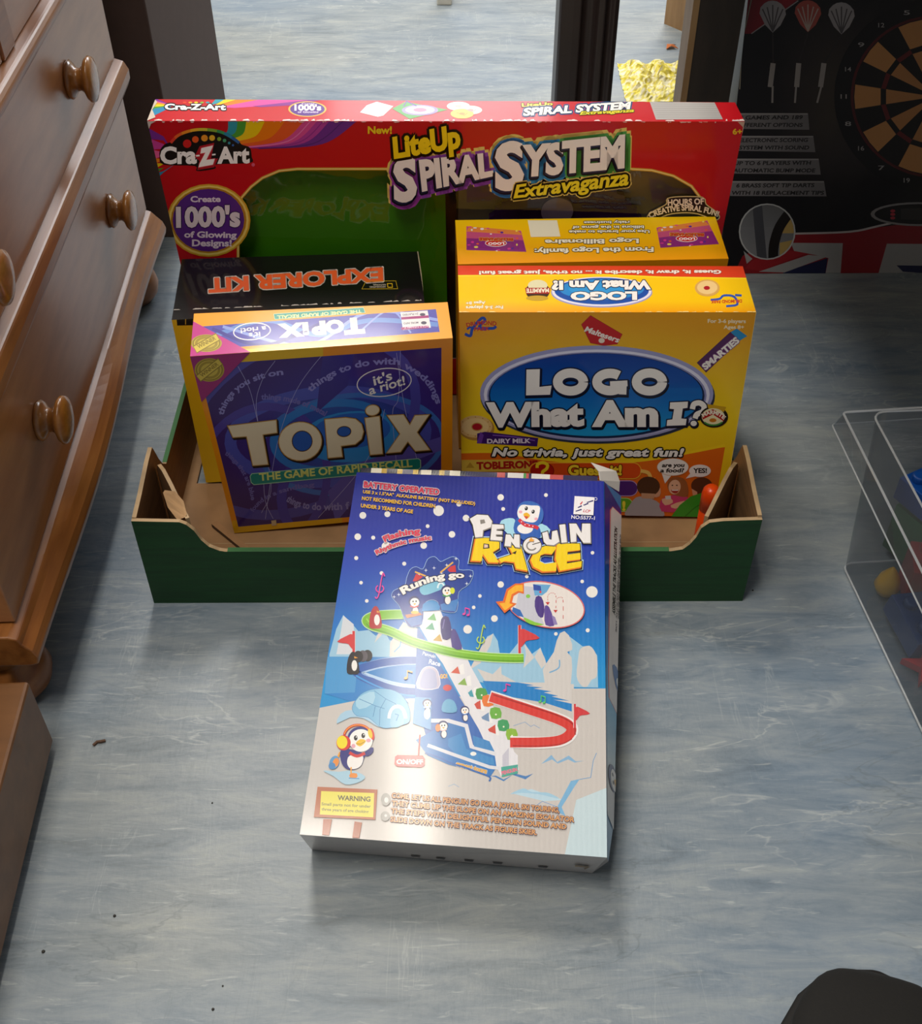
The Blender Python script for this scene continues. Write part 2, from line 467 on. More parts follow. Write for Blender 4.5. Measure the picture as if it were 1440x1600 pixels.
for i, p in enumerate(path):
    y = p[1]; k = .0045 * math.sin((y - .10) * 2 * math.pi / .62) + .002
    zb = .078 + .006 * math.cos(y * 2 * math.pi / .36)
    pr = [(-.03, .122), (-.004, .122), (.004, .119), (.008 + k, .112), (.015 + k, .104), (.018 + k, .095), (.016 + k, .086), (.009 + k, zb), (-.03, zb)]
    vs += [(a, y, b) for a, b in pr]
n = 9
for i in range(40):
    for j in range(n):
        q = (j + 1) % n; fs.append((i * n + j, i * n + q, (i + 1) * n + q, (i + 1) * n + j))
fs += [tuple(range(n))[::-1], tuple(40 * n + j for j in range(n))]
m.add(vs, fs); m.build('apron', WR, chest, local=True, bevel=.0015)
for y in (.032, .69):
    for x in (-.037, -.38):
        MB().lathe([(.014, 0), (.026, .002), (.034, .012), (.037, .024), (.034, .038), (.026, .047), (.022, .052), (.027, .056), (.027, .10)], 'Z', (x, y, 0), 32).build('foot', WR, chest, local=True, smooth=True)

# low wooden plinth beside it, nearer the viewer
m = MB(); m.box((-.62, -.6, .014), (-.368, .008, .10)); m.v = [V((p.x - .02 * (p.z > .05 and p.x > -.5) * 0, p.y, p.z)) for p in m.v]
pl = thing('wooden_plinth', 'low reddish brown wooden plinth on the floor at the lower left corner', 'plinth', (0, .62, 0), math.radians(-.0))
pl.rotation_euler = (0, 0, math.radians(2.9))
WP = wood('plinth_wood', '64401f', '704824', '7c522c', .45, (4, 20, 20), .15)
m.build('panel', WP, pl, local=True, bevel=.003)
m = MB(); m.box((-.62, -.6, 0), (-.376, .0, .0145)); m.build('base_strip', plain('strip_dark', '2a1c18', .6), pl, local=True)

# dark cabinet beyond the chest
cb = thing('dark_cabinet', 'dark brown flat sided cabinet standing behind the chest of drawers', 'cabinet', (-.60, 1.53, 0))
m = MB(); m.box((-.82, 1.5, .0), (-.397, 1.9, 1.0)); m.build('body', plain('cabinet_brown', '4e3a34', .75), cb, bevel=.002)
m = MB(); m.box((-.83, 1.49, 1.0), (-.387, 1.91, 1.025)); m.build('top', plain('cabinet_brown_top', '4a3530', .45), cb, bevel=.002)

# ------------------------------------------------------------------ things beyond the boxes
def post():
    m = MB(); cx, y0 = .1765, 1.6
    pr = []
    xs = [(-.041, 0), (-.038, -.006), (-.022, -.008), (-.012, -.008), (-.008, -.002), (-.004, .001), (.004, .001), (.008, -.003), (.012, -.010), (.020, -.011), (.024, -.004), (.028, -.002), (.034, -.006), (.040, -.002), (.041, .02), (.041, .06), (-.041, .06)]
    vs = [(cx + a, y0 + b, z) for z in (0, 1.0) for a, b in xs]; n = len(xs)
    m.add(vs, [(i, (i + 1) % n, n + (i + 1) % n, n + i) for i in range(n)] + [tuple(range(n))[::-1], tuple(range(n, 2 * n))])
    return m
tag(post().build('moulded_post', plain('post_dark', '2e2422', .38), bevel=.0015), 'dark brown upright post with moulded ridges behind the red box', 'post')

tb = thing('dark_table', 'dark wooden table leg panel with a lighter edge, right of the moulded post', 'table', (.33, 1.5, 0))
TD = wood('table_dark', '1e1712', '281f18', '332820', .5, (20, 20, 4), .1)
m = MB(); m.box((.2945, 1.452, 0), (.350, 1.50, .70)); m.build('leg', TD, tb)
m = MB(); m.box((.2865, 1.45, 0), (.2945, 1.50, .70)); m.build('lit_side_strip', wood('lit_side_wood', '7a5c3a', '8b6c46', '9a7a50', .5, (20, 20, 4)), tb)  # lit left side of the leg, its brightness put into a paler wood
m = MB(); m.box((.17, .72, .70), (1.48, 1.80, .73)); m.build('table_top', TD, tb, bevel=.004)
m = MB(); m.box((1.3, .98, 0), (1.36, 1.70, .70)); m.build('leg', TD, tb)
m = MB(); m.box((.352, 1.60, .0), (1.30, 1.62, .70)); m.build('back_panel', TD, tb)  # panel added to block light and deepen the shade under the table

# wooden block, leaf, yellow bundle, chair foot
m = MB(); a, b = V((.4014, 2.2962, 0)), V((.4385, 2.2483, 0)); d = (b - a).normalized(); e = V((-d.y, d.x, 0))
q = [a, b + d * .03, b + d * .03 + e * .04, a + e * .04]
m.prism(q, (0, 0, 1), .32, ['ffffff'] * 3)
tag(m.build('wooden_board', wood('board_light', '8a6a44', 'a07c52', 'b08c60', .5, (20, 20, 3)), bevel=.002), 'light brown wooden board standing at the back beside the dark table leg', 'board')
def crumple(cx, cy, rx, ry, h, n, seed, cols):
    r = random.Random(seed); m = MB(); N = 30; vs = []; cc = []
    for j in range(N + 1):
        for i in range(N + 1):
            u, v = i / N * 2 - 1, j / N * 2 - 1
            rr = math.hypot(u, v); edge = max(0, 1 - max(abs(u), abs(v)) ** 4)
            z = h * edge * (.55 + .45 * math.sin(7 * u + 3 * math.sin(5 * v + seed)) * math.cos(6 * v + 2 * math.sin(4 * u))) * r.uniform(.6, 1.15)
            vs.append((cx + rx * (u + r.uniform(-.02, .02)), cy + ry * (v + .12 * math.sin(9 * u) * (v > 0) + r.uniform(-.02, .02)), max(.001, z)))
            cc.append(lin(cols[int(r.random() ** 1.3 * len(cols))]))
    b = len(m.v); m.v += [V(p) for p in vs]
    for j in range(N):
        for i in range(N):
            f = (j * (N + 1) + i, j * (N + 1) + i + 1, (j + 1) * (N + 1) + i + 1, (j + 1) * (N + 1) + i)
            m.f.append(f); m.m.append(0); m.c.append([cc[k] for k in f])
    return m
crd = printed('crocheted_cloth', .8, wear=0, coat=0, crumple=.6)
tag(crumple(.355, 2.03, .065, .085, 0.016, 40, 3, ['d8c848', 'e8dc70', 'f0ead0', 'e8e4c8', 'b8a838', 'f0e8a0']).build('yellow_cloth', crd), 'crumpled yellow and cream cloth on the floor behind the red box', 'cloth')
m = MB()
m.add([(.389, 2.168, .002), (.398, 2.172, .006), (.412, 2.170, .002), (.403, 2.178, .007), (.410, 2.188, .002), (.392, 2.184, .005), (.40, 2.176, .008)], [(0, 1, 6), (1, 2, 6), (2, 3, 6), (3, 4, 6), (4, 5, 6), (5, 0, 6)], 'b4683c')
tag(m.build('dry_leaf', crd, solid=.001), 'small orange brown dry scrap on the far floor above the yellow cloth', 'leaf')
m = MB(); m.box((-.045, 2.395, 0), (-.015, 2.43, .02), 'ffffff'); m.box((-.04, 2.40, .02), (-.02, 2.425, .25))
tag(m.build('white_furniture_foot', plain('white_paint', 'd8d4c8', .4), bevel=.002), 'tiny white furniture foot at the top centre of the far floor', 'furniture foot')

# specks on the floor
sp = plain('speck_dark', '33302c', .8)
SL = ('dark speck on the floor between the wooden plinth and the bottom edge', 'lower of two close dark specks at the bottom, left of the shoe', 'upper of two close dark specks at the bottom, left of the shoe', 'lone dark speck on the floor left of the penguin box', 'dark speck on the floor closest to the lower left corner', 'dark speck on the floor just right of the green tray')
for i, (x, y, s) in enumerate(((-.2817, .4477, .0013), (-.1905, .372, .0012), (-.1857, .39, .0008), (-.2185, .552, .0008), (-.3317, .418, .0015), (.3, .80, .0010))):
    m = MB().lathe([(s * .4, 0), (s, s * .25), (s * .8, s * .8), (s * .3, s)], 'Z', (x, y, 0), 8)
    tag(m.build('dirt_speck', sp, smooth=True), SL[i], 'dirt', 'dark specks of dirt on the floor')
m = MB(); m.sweep([(-.0012, 0), (.0012, 0), (.001, .0018), (-.001, .0018)], [(-.3360, .612, .0002), (-.333, .6155, .0008), (-.330, .6155, .0012), (-.326, .617, .0006)])
tag(m.build('twig_fragment', plain('twig', '5a4030', .8)), 'tiny brown twig fragment on the floor near the wooden plinth', 'twig')

# ------------------------------------------------------------------ shoe at the lower right
def shoe():
    t = thing('black_shoe', 'rounded black shoe toe at the bottom right corner', 'shoe', (.282, .298, 0))
    rz = math.radians(-14)
    secs = [(.0, .004, .006), (.004, .026, .024), (.012, .040, .034), (.028, .051, .042), (.055, .058, .048), (.085, .059, .053), (.12, .053, .062), (.16, .047, .076), (.2, .042, .088), (.25, .040, .09), (.28, .034, .088), (.296, .02, .08)]
    N = 20
    def body(z0, grow, cap):
        m = MB(); vs = []
        for y, w, h in secs:
            for k in range(N):
                a = 2 * math.pi * k / N; ca, sa = math.cos(a), math.sin(a)
                x = (w + grow) * (abs(ca) ** .8) * (1 if ca > 0 else -1); zz = (h if not cap else z0 + .012) ; z = z0 + (zz - z0) * (sa * .5 + .5) ** .8
                xx = x + .012 * math.exp(-((y - .0) / .05) ** 2)
                yy = .100 - y * 1.0 + (grow if y < .01 else 0)
                vs.append((xx * math.cos(rz) - yy * math.sin(rz) + 0, xx * math.sin(rz) + yy * math.cos(rz), z))
        fs = [(i * N + k, (i + 1) * N + k, (i + 1) * N + (k + 1) % N, i * N + (k + 1) % N) for i in range(len(secs) - 1) for k in range(N)]
        fs += [tuple(range(N)), tuple((len(secs) - 1) * N + k for k in range(N))[::-1]]
        return m.add(vs, fs)
    body(.010, 0, False).build('upper', plain('shoe_black', '0c0a08', .85, bump=.3, bs=400), t, local=True, smooth=True, sub=1)
    body(0, .003, True).build('sole', plain('shoe_sole', '100e0d', .8), t, local=True, smooth=True)
shoe()

# ------------------------------------------------------------------ cardboard tray
KR = 'a07a52'; KR2 = '8e6a46'; KE = 'b89a72'; GD = '0e4418'; GL = '2e6c34'
def tray_mat():
    t = NT('corrugated_card'); t.set(Roughness=.62)
    a = t.node('ShaderNodeAttribute', attribute_name='Col')
    n = t.noise(t.coord((3, 3, 40)), 6, 3); r = t.ramp(n, [(.35, 'c8c8c8'), (.65, 'ffffff')])
    mx = t.node('ShaderNodeMix', data_type='RGBA', blend_type='MULTIPLY', i_0=.7)
    t.link(a, 'Color', mx, 6); t.link(r, 0, mx, 7); t.link(mx, 2, t.b, 'Base Color')
    n2 = t.noise(t.coord(), 160, 3); t.bump(n2, 0, .15, .001)
    return t.m
CM = tray_mat()
tray = thing('cardboard_tray', 'green cardboard produce tray with kraft inside, holding the game boxes', 'tray', (-.0135, .98, 0))
X0, X1, Y0, Y1, TH = -.3135, .2866, .7856, 1.1790, .0042
# bottom sheet with a cut-out
m = MB(); hx0, hx1, hy0, hy1 = -.298, -.262, .962, 1.006
for a, b in (((X0 + TH, Y0 + TH), (X1 - TH, hy0)), ((X0 + TH, hy1), (X1 - TH, Y1 - TH)), ((X0 + TH, hy0), (hx0, hy1)), ((hx1, hy0), (X1 - TH, hy1))):
    m.box((a[0], a[1], .0005), (b[0], b[1], .0040), KR)
m.box((X0 + TH, .866, .004), (X1 - TH, .8668, .0043), KE)
m.build('base', CM, tray)
def xp(pts, y): return [(x, y, z) for x, z in pts]
fl = [(-.3135, .117), (-.268, .1155), (-.262, .112), (-.256, .104), (-.251, .091), (-.245, .082), (-.236, .0765), (-.230, .075)]
fr = [(.205, .0735), (.216, .076), (.222, .083), (.227, .093), (.230, .105), (.237, .1125), (.250, .1145), (.2866, .116)]
front = fl + fr
m = MB(); m.prism(xp([(X0, 0)] + front + [(X1, 0)], Y0), (0, 1, 0), TH, [GD, KR, KE])
m.add([(-.228, Y0 - .0002, .0752), (.203, Y0 - .0002, .0737), (.203, Y0 + TH + .0004, .0748), (-.228, Y0 + TH + .0004, .0762)], [(0, 1, 2, 3)], GL)
m.build('front_panel', CM, tray)
m = MB(); back = [(X0, 0)] + [(x, z) for x, z in fl] + [(x, z) for x, z in fr] + [(X1, 0)]
m.prism(xp(back, Y1), (0, -1, 0), TH, [GD, KR, KE]); m.build('back_panel', CM, tray)
yy0, yy1 = Y0 + TH, Y1 - TH
side = [(.0, 0), (.0, .118), (.030, .121), (.070, .1275), (.090, .1285), (.095, .118), (.101, .104), (.109, .090), (.120, .080)]
for x, s in ((X0, 1), (X1, -1)):
    pts = [(yy0 + a, z) for a, z in side] + [(yy1 - a, z) for a, z in side[::-1]]
    pts = [(x, y, z) for y, z in pts]
    m = MB(); m.prism(pts, (s, 0, 0), TH, [GD, KR2, KE])
    q = x + s * (TH + .0003); m.add([(x - s * .0003, yy0 + .122, .0804), (q, yy0 + .122, .0804), (q, yy1 - .122, .0804), (x - s * .0003, yy1 - .122, .0804)], [(0, 1, 2, 3)], GL)
    m.build('side_panel', CM, tray)
# inner side liners, green outside faces seen from above right / left
# triangular corner posts
for sx, x in ((1, X0 + TH), (-1, X1 - TH)):
    for sy, y in ((1, yy0), (-1, yy1)):
        A = V((x + sx * .001, y + sy * .085, 0)); B = V((x + sx * .046, y + sy * .002, 0))
        m = MB(); d = B - A; K = 9; pts = [A.copy()]
        prof = [(0, .080), (.0, .104), (.10, .1165), (.28, .1225), (.5, .1215), (.7, .118), (.88, .115), (1, .114)]
        pts = [A + d * k + V((0, 0, z)) for k, z in prof] + [B, A]
        nn = V((d.y, -d.x, 0)); nn = nn if nn.x * sx > 0 else -nn
        m.prism(pts, nn, TH * .9, [KR2, KR, KE])
        m.build('corner_post', CM, tray)
# torn paper shreds on the front left corner post
m = MB(); t0 = V((-.290, .824, .118))
m.prism([t0, t0 + V((.012, -.006, .004)), t0 + V((.022, -.018, .002)), t0 + V((.026, -.030, -.004)), t0 + V((.018, -.030, -.008)), t0 + V((.006, -.014, -.006))], (.5, .6, .6), .003, ['c8a074'] * 3)
m.build('torn_flap', CM, tray)

# card strip and orange pen lying in the tray
m = MB(); a, b = V((-.2672, .8932, .0048)), V((-.222, .8485, .0048)); d = (b - a).normalized(); e = V((-d.y, d.x, 0)) * .0035
m.prism([a - e, b - e, b + e, a + e], (0, 0, 1), .005, ['7a5638', 'a87e54', '4c3624'])
tag(m.build('card_strip', CM), 'thin brown cardboard strip lying in front of the purple game box', 'cardboard strip')
pen = thing('orange_pen', 'orange felt pen standing in the right corner of the tray', 'pen', (.2575, .870, .0045))
po = plain('pen_orange', 'e8480c', .3)
MB().lathe([(.003, .0), (.008, .001), (.0088, .004), (.0088, .052)], 'Z', (0, 0, 0), 24).build('barrel', po, pen, local=True, smooth=True)
MB().lathe([(.0094, .046), (.0094, .066), (.0085, .072), (.006, .0755), (.002, .0765)], 'Z', (0, 0, 0), 24).build('cap', po, pen, local=True, smooth=True)

# ------------------------------------------------------------------ clear plastic bin with toys
def bin_():
    t = thing('clear_plastic_bin', 'clear plastic bin with rolled rim on the floor at the right edge', 'bin', (.60, .65, 0))
    cm = clear('clear_styrene', 'd4d8dc', ior=1.42, rough=.08, density=.06)
    fz = .003
    fl = [V((.40, .835, fz)), V((.441, .45, fz)), V((.78, .46, fz)), V((.76, .86, fz))]
    inn = [V((.413, .905, .15)), V((.452, .42, .15)), V((.80, .43, .15)), V((.79, .925, .15))]
    outr = [V((.384, .9045, .15)), V((.4215, .400, .15)), V((.83, .41, .15)), V((.82, .945, .15))]
    def roundring(q, r, k=6):
        o = []
        for i in range(4):
            p, a, b = q[i], (q[i - 1] - q[i]).normalized(), (q[(i + 1) % 4] - q[i]).normalized()
            s, e = p + a * r, p + b * r
            for j in range(k + 1):
                u = j / k; o.append(s * (1 - u) ** 2 + p * 2 * u * (1 - u) + e * u * u)
        return o
    rings = [roundring(fl, .012), roundring(inn, .016), roundring(outr, .004)]
    low = [p.copy() for p in rings[2]]
    c = V((.61, .66, 0))
    for p in low: dd = (p - c); dd.z = 0; p += dd.normalized() * .008 + V((0, 0, -.020))
    n = len(rings[0])
    m = MB(); m.add(rings[0], [tuple(range(n))]); m.build('bin_floor', cm, t)
    m = MB(); m.add(rings[0] + rings[1], [(i, (i + 1) % n, n + (i + 1) % n, n + i) for i in range(n)]); m.build('wall', cm, t)
    m = MB(); m.add(rings[1] + rings[2] + low, [(k * n + i, k * n + (i + 1) % n, (k + 1) * n + (i + 1) % n, (k + 1) * n + i) for k in (0, 1) for i in range(n)])
    m.build('rim', cm, t)
    # polished bead along the outer and inner rim edges
    g = plain('rim_bead', 'c8ccd0', .15); 
    bm = clear('bead_clear', 'e8ecf0', ior=2.6, rough=.12, density=.5)
    for rg, r in ((rings[2], .0013), (rings[1], .0012), (rings[0], .0012), (low, .0009)):
        pr = [(r * math.cos(a), r * math.sin(a)) for a in [k * math.pi / 3 for k in range(6)]]
        MB().sweep(pr, rg + [rg[0]], caps=False).build('bead', bm, t)
bin_()
TY = {k: plain('toy_' + k, c, .35) for k, c in dict(blue='0e4a9c', red='b81818', yellow='d8a412', green='1e7a3c', orange='d07a24', navy='203a70').items()}
def brick(name, label, cat, c, loc, size, rot, studs=(2, 2)):
    m = MB(); x, y, z = size; m.box((-x / 2, -y / 2, 0), (x / 2, y / 2, z))
    for i in range(studs[0]):
        for j in range(studs[1]):
            m.lathe([(x * .14, z), (x * .14, z + .006), (x * .11, z + .0075)], 'Z', ((i + .5) / studs[0] * x - x / 2, (j + .5) / studs[1] * y - y / 2, 0), 14)
    R = Matrix.Rotation(rot[2], 3, 'Z') @ Matrix.Rotation(rot[0], 3, 'X') @ Matrix.Rotation(rot[1], 3, 'Y')
    m.v = [R @ v + V(loc) for v in m.v]; lo = min(v.z for v in m.v); m.v = [v + V((0, 0, max(0, .0065 - lo))) for v in m.v]
    tag(m.build(name, TY[c], bevel=.0015), label, cat)
brick('toy_brick', 'bright blue toy brick on top of the pile in the clear bin', 'toy brick', 'blue', (.475, .850, .0745), (.05, .05, .028), (0, 0, .5))
brick('toy_brick', 'green toy block under the bright blue one at the far end of the clear bin', 'toy brick', 'green', (.475, .850, .0065), (.042, .042, .060), (0, 0, .5))
brick('toy_brick', 'red toy brick just below the bright blue one in the clear bin', 'toy brick', 'red', (.478, .790, .0065), (.06, .045, .048), (0, 0, -.2))
brick('toy_brick', 'dark blue toy brick lying low near the left wall of the clear bin', 'toy brick', 'navy', (.448, .735, .006), (.05, .06, .024), (.1, .1, .2))
brick('toy_brick', 'green toy brick near the front left of the clear bin', 'toy brick', 'green', (.462, .630, .008), (.036, .036, .022), (.2, -.3, .6))
brick('toy_brick', 'large dark blue toy block in the middle of the clear bin', 'toy brick', 'navy', (.535, .70, .006), (.07, .09, .035), (.05, .1, -.3), (2, 3))
brick('toy_brick', 'large red toy block beyond the big dark blue one in the clear bin', 'toy brick', 'red', (.575, .815, .006), (.07, .07, .04), (.15, .1, .4))
m = MB().lathe([(.001, 0), (.009, .003), (.013, .012), (.010, .024), (.004, .034), (.001, .038)], 'Z', (.431, .790, .0065), 20)
tag(m.build('toy_drop', TY['yellow'], smooth=True), 'small yellow drop-shaped toy by the left wall of the clear bin', 'toy')
m = MB(); P = []
for k in range(10):
    a = math.pi * k / 5 + .3; r = .026 if k % 2 == 0 else .010; P.append((.446 + r * math.cos(a), .690 + r * math.sin(a), .0072))
m.prism(P, (0, 0, 1), .008, ['ffffff'] * 3); tag(m.build('toy_star', TY['red'], bevel=.002), 'flat red star-shaped toy at the bottom of the clear bin', 'toy')
def bear(x, y, rz, label):
    m = MB(); 
    def ball(cx, cy, cz, r): 
        m.lathe([(r * math.sin(math.pi * i / 8) + 1e-4, -r * math.cos(math.pi * i / 8)) for i in range(9)], 'Z', (cx, cy, cz), 14)
    for a, b, c, r in ((0, 0, .015, .013), (0, .004, .034, .010), (-.008, .004, .043, .004), (.008, .004, .043, .004), (-.013, .006, .020, .005), (.013, .006, .020, .005), (-.009, .010, .006, .0062), (.009, .010, .006, .0062), (0, .013, .032, .0045)): ball(a, b, c, r)
    R = Matrix.Rotation(rz, 3, 'Z'); m.v = [R @ v + V((x, y, .0065)) for v in m.v]
    tag(m.build('toy_bear', TY['orange'], smooth=True), label, 'toy bear')
bear(.452, .585, 2.4, 'orange toy counting bear near the front left of the clear bin')
bear(.492, .612, .9, 'orange toy counting bear right of the green brick in the clear bin')
# ------------------------------------------------------------------ corner points of the boxes (front TL TR BR BL, back TL TR BR BL)
BX = {k: [V(p) for p in v] for k, v in {
'logo': [(-0.0011,0.9142,0.2649),(0.2786,0.9137,0.2641),(0.2843,0.9014,0.0069),(0.0014,0.9022,0.0152),(-0.0023,1.0024,0.2607),(0.2821,1.0006,0.2599),(0.2828,0.9883,0.0048),(0.0002,0.9904,0.0110)],
'topix': [(-0.2466,0.8586,0.2557),(-0.0071,0.8801,0.2599),(-0.0097,0.9014,0.0161),(-0.2441,0.8810,0.0053),(-0.2522,0.9194,0.2610),(-0.0121,0.9320,0.2645),(-0.0147,0.9533,0.0206),(-0.2496,0.9417,0.0107)],
'spiral': [(-0.3092,1.0936,0.3702),(0.2801,1.0838,0.3720),(0.2793,1.1152,0.0060),(-0.3072,1.1248,0.0060),(-0.3081,1.1350,0.3737),(0.2764,1.1201,0.3751),(0.2756,1.1514,0.0091),(-0.3061,1.1662,0.0096)],
'explorer': [(-0.2888,0.9668,0.2213),(-0.0362,0.9894,0.2249),(-0.0347,0.9832,0.0060),(-0.2869,0.9608,0.0060),(-0.2996,1.0859,0.2178),(-0.0439,1.0931,0.2219),(-0.0424,1.0869,0.0050),(-0.2976,1.0799,0.0050)],
'family': [(-0.0023,1.0078,0.2588),(0.2707,1.0161,0.2592),(0.2708,1.0266,0.0060),(-0.0024,1.0184,0.0060),(-0.0050,1.0885,0.2621),(0.2692,1.0940,0.2625),(0.2693,1.1045,0.0092),(-0.0051,1.0990,0.0094)]}.items()}
for _q in BX.values(): flat(_q)
def top(q): return [q[4], q[5], q[1], q[0]]
WHT = 'e8e2dc'
# ================================================================== long red box
q = BX['spiral']; RED = 'c40c1a'
PX = [(230, 189), (1163, 190), (1076, 618), (329, 613)]
sbox = thing('craft_set_box', 'long red craft set carton with a cellophane window, rearmost in the tray', 'box', (-.014, 1.14, .005))
mb = MB()
N = ((q[2] - q[3]).cross(q[0] - q[3])).normalized()
sh = Sheet(mb, q[:4], PX)
win = [(372, 560), (372, 320), (378, 308), (392, 292), (410, 278), (436, 267), (464, 264), (984, 264), (1018, 266), (1052, 275), (1080, 291), (1096, 312), (1105, 338), (1085, 560)]
outer = [(230, 189), (1163, 190), (1076, 618), (329, 613)]
P3 = [sh.to3(p, 0) for p in outer + win]
o2 = [V((a, -b, 0)) for a, b in outer]; w2 = [V((a, -b, 0)) for a, b in win]
tr = tessellate_polygon([o2, w2])
def face(t):
    a, b, c = [P3[i] for i in t]; return t if (b - a).cross(c - a).dot(N) > 0 else t[::-1]
mb.add(P3, [face(t) for t in tr], RED)
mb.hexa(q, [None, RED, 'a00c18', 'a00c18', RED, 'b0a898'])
mb.add([p - N * .0012 for p in P3], [face(t)[::-1] for t in tr], 'c8c0b4')
gold = 'd0a038'
sh.line([w for w in win[::-1]], 4.5, gold); sh.line(win[::-1], 1.6, 'f0dc90')
sh.z(200, 130, 2.88)
# rainbow swoosh
rb = ['2c9cb0', '4aa030', 'f0d010', 'f08010', 'e85c28', 'd84c98', 'b03c9c', '6a2c90']
tp = [450, 492, 532, 615, 705, 790, 850, 905, 1028]; en = [(425, 238), (440, 246), (456, 254), (474, 264), (495, 276), (520, 286), (545, 291), (575, 293), (600, 296)]
def bd(i):
    a, b = (tp[i], 172), en[i]; k = i / 8; m = ((a[0] + b[0]) / 2 + 10 + 50 * k, (a[1] + b[1]) / 2 + 8 + 32 * k)
    return smooth([a, m, b], 8, False)
for i in range(8): sh.poly(bd(i) + bd(i + 1)[::-1], rb[i])
for i, c in ((5, 'e880c0'), (6, '8a2c90'), (7, '4c2478')):
    sh.line([((a[0] + b[0]) / 2, (a[1] + b[1]) / 2) for a, b in zip(bd(i), bd(i + 1))], 4, c)
for a, b, c in (((88, 200), (88, 250), '7a2c98'), ((88, 245), (95, 300), 'c8409c'), ((92, 295), (98, 345), 'e860a0'), ((96, 335), (103, 368), 'f08820'), ((100, 360), (108, 392), 'f0d010'), ((105, 388), (112, 415), '4aa030'), ((108, 408), (118, 442), '2c8cb8')):
    sh.poly([a, (150 + 10, a[1] + (40 - (a[1] - 200) * .25)), (215, 330 + (a[1] - 200) * .15), (160, b[1] + 20 - (b[1] - 200) * .25), b], c, 0)
# brand logo
lg = [(142, 330), (145, 300), (165, 275), (195, 262), (228, 228), (280, 207), (335, 201), (400, 208), (450, 226), (495, 256), (512, 276), (548, 290), (556, 330), (550, 358), (400, 365), (392, 384), (310, 395), (300, 372), (160, 366)]
sh.poly(lg, '14100f', 4)
hs = ['e0402c', 'e8682c', 'f09028', 'f0b830', 'd8c838', '8ab43c', '3c9c60', '2c8cb0', '2c68b0']
arcp = smooth([(192, 268), (225, 235), (280, 214), (335, 208), (400, 215), (448, 233), (500, 268)], 6, False)
for i in range(9):
    k0, k1 = int(i * 36 / 9), int((i + 1) * 36 / 9); sh.line(arcp[k0:k1 + 1], 13, hs[i], new=(i == 0))
for x, y, r, c in ((266, 272, 19, 'd02020'), (303, 253, 15, 'e85c20'), (344, 247, 15, 'f09c28'), (378, 246, 13, 'f0c030'), (410, 251, 9, '8ab43c'), (434, 258, 8, '4aa878'), (455, 269, 6, '3c9cb0'), (472, 279, 5, '3c70c0')): sh.ell(x, y, r, r, c, n=16)
sh.text('Cra', (150, 360), (305, 358), 70, 'ffffff', .045); sh.text('Art', (408, 358), (543, 356), 68, 'ffffff', .045)
sh.poly([(322, 283), (388, 268), (372, 345), (405, 338), (388, 378), (312, 391), (322, 350), (300, 330)], 'b01c28')
sh.poly([(330, 292), (382, 280), (378, 292), (352, 345), (390, 340), (382, 366), (318, 378), (322, 362), (348, 312), (326, 316)], 'ffffff', out=(5, 'e05060'))
sh.line([(306, 327), (322, 325)], 7, 'ffffff'); sh.line([(378, 322), (394, 320)], 7, 'ffffff')
sh.ell(563, 367, 8, 8, 'e06080', n=10)
# badge
sh.ell(363, 617, 188, 164, 'd8a830'); sh.ell(363, 617, 180, 157, 'f0d870'); sh.ell(363, 616, 170, 148, 'b88420'); sh.ell(362, 616, 161, 141, '5a2a8c')
sh.text('Create', (283, 534), (415, 533), 25, 'e8dcf0', .035); sh.text("1000's", (222, 645), (500, 641), 84, 'e8e0ec', .045, out=[(4, '3a1c60')])
sh.text('of Glowing', (255, 693), (487, 695), 26, 'e8dcf0', .035); sh.text('Designs!', (290, 732), (465, 733), 28, 'e8dcf0', .035)
sh.text('New!', (1080, 226), (1185, 226), 31, 'f0d020', .035)
# title
sh.z(0, 0, 1)
ow = [(11.5, 'e8cc70'), (10, '7a3a9c'), (4.5, '1c1430')]
def title(t, a, b, h, h1, colr, off=.05, shr=.15):
    sh.text(t, a, b, h, 'f4f0ee', off, out=[(11, 'e8cc70'), (8.5, colr), (3.2, '181428')], h1=h1, shear=shr)
for t, a, b, h, h1, c in (('S', (620, 313), (653, 308), 60, 60, '8a3ca0'), ('PIRAL', (661, 296), (769, 273), 44, 33, '8a3ca0'), ('S', (779, 295), (820, 289), 66, 66, '2478b8'), ('YSTEM', (824, 273), (978, 259), 44, 46, '3090a0')):
    sh.text(t, a, b, h, 'e8cc70', .05, out=[(10.5, 'e8cc70')], h1=h1, shear=.15)
for t, a, b, h, h1, c in (('S', (620, 313), (653, 308), 60, 60, '9c40ac'), ('PIRAL', (661, 296), (769, 273), 44, 33, '8a44b0'), ('S', (779, 295), (820, 289), 66, 66, '2070b8'), ('YS', (824, 273), (880, 269), 44, 44, '2484c0'), ('TEM', (884, 268), (978, 259), 45, 46, '48a048')):
    sh.text(t, (a[0] + 1, a[1] + 3), (b[0] + 1, b[1] + 3), h, c, .05, out=[(8, c)], h1=h1, shear=.15)
for t, a, b, h, h1 in (('S', (620, 313), (653, 308), 60, 60), ('PIRAL', (661, 296), (769, 273), 44, 33), ('S', (779, 295), (820, 289), 66, 66), ('YS', (824, 273), (880, 269), 44, 44), ('TEM', (884, 268), (978, 259), 45, 46)):
    sh.text(t, (a[0] - 1.5, a[1] + 3), (b[0] - 1.5, b[1] + 3), h, '1c2448', .05, out=[(2.6, '101428')], h1=h1, shear=.15)
    sh.text(t, a, b, h, 'f4f0ee', .05, h1=h1, shear=.15)
sh.text('LiteUp', (617, 246), (719, 229), 30, 'f8d818', .05, out=[(4.5, '1c1008')], h1=34, shear=.1)
sh.text('Extravaganza', (803, 309), (981, 288), 19, 'f0dc28', .03, out=[(5, 'e8cc70'), (3.4, '181408')], shear=.3, h1=23)
sh.z(680, 130, 2.88)
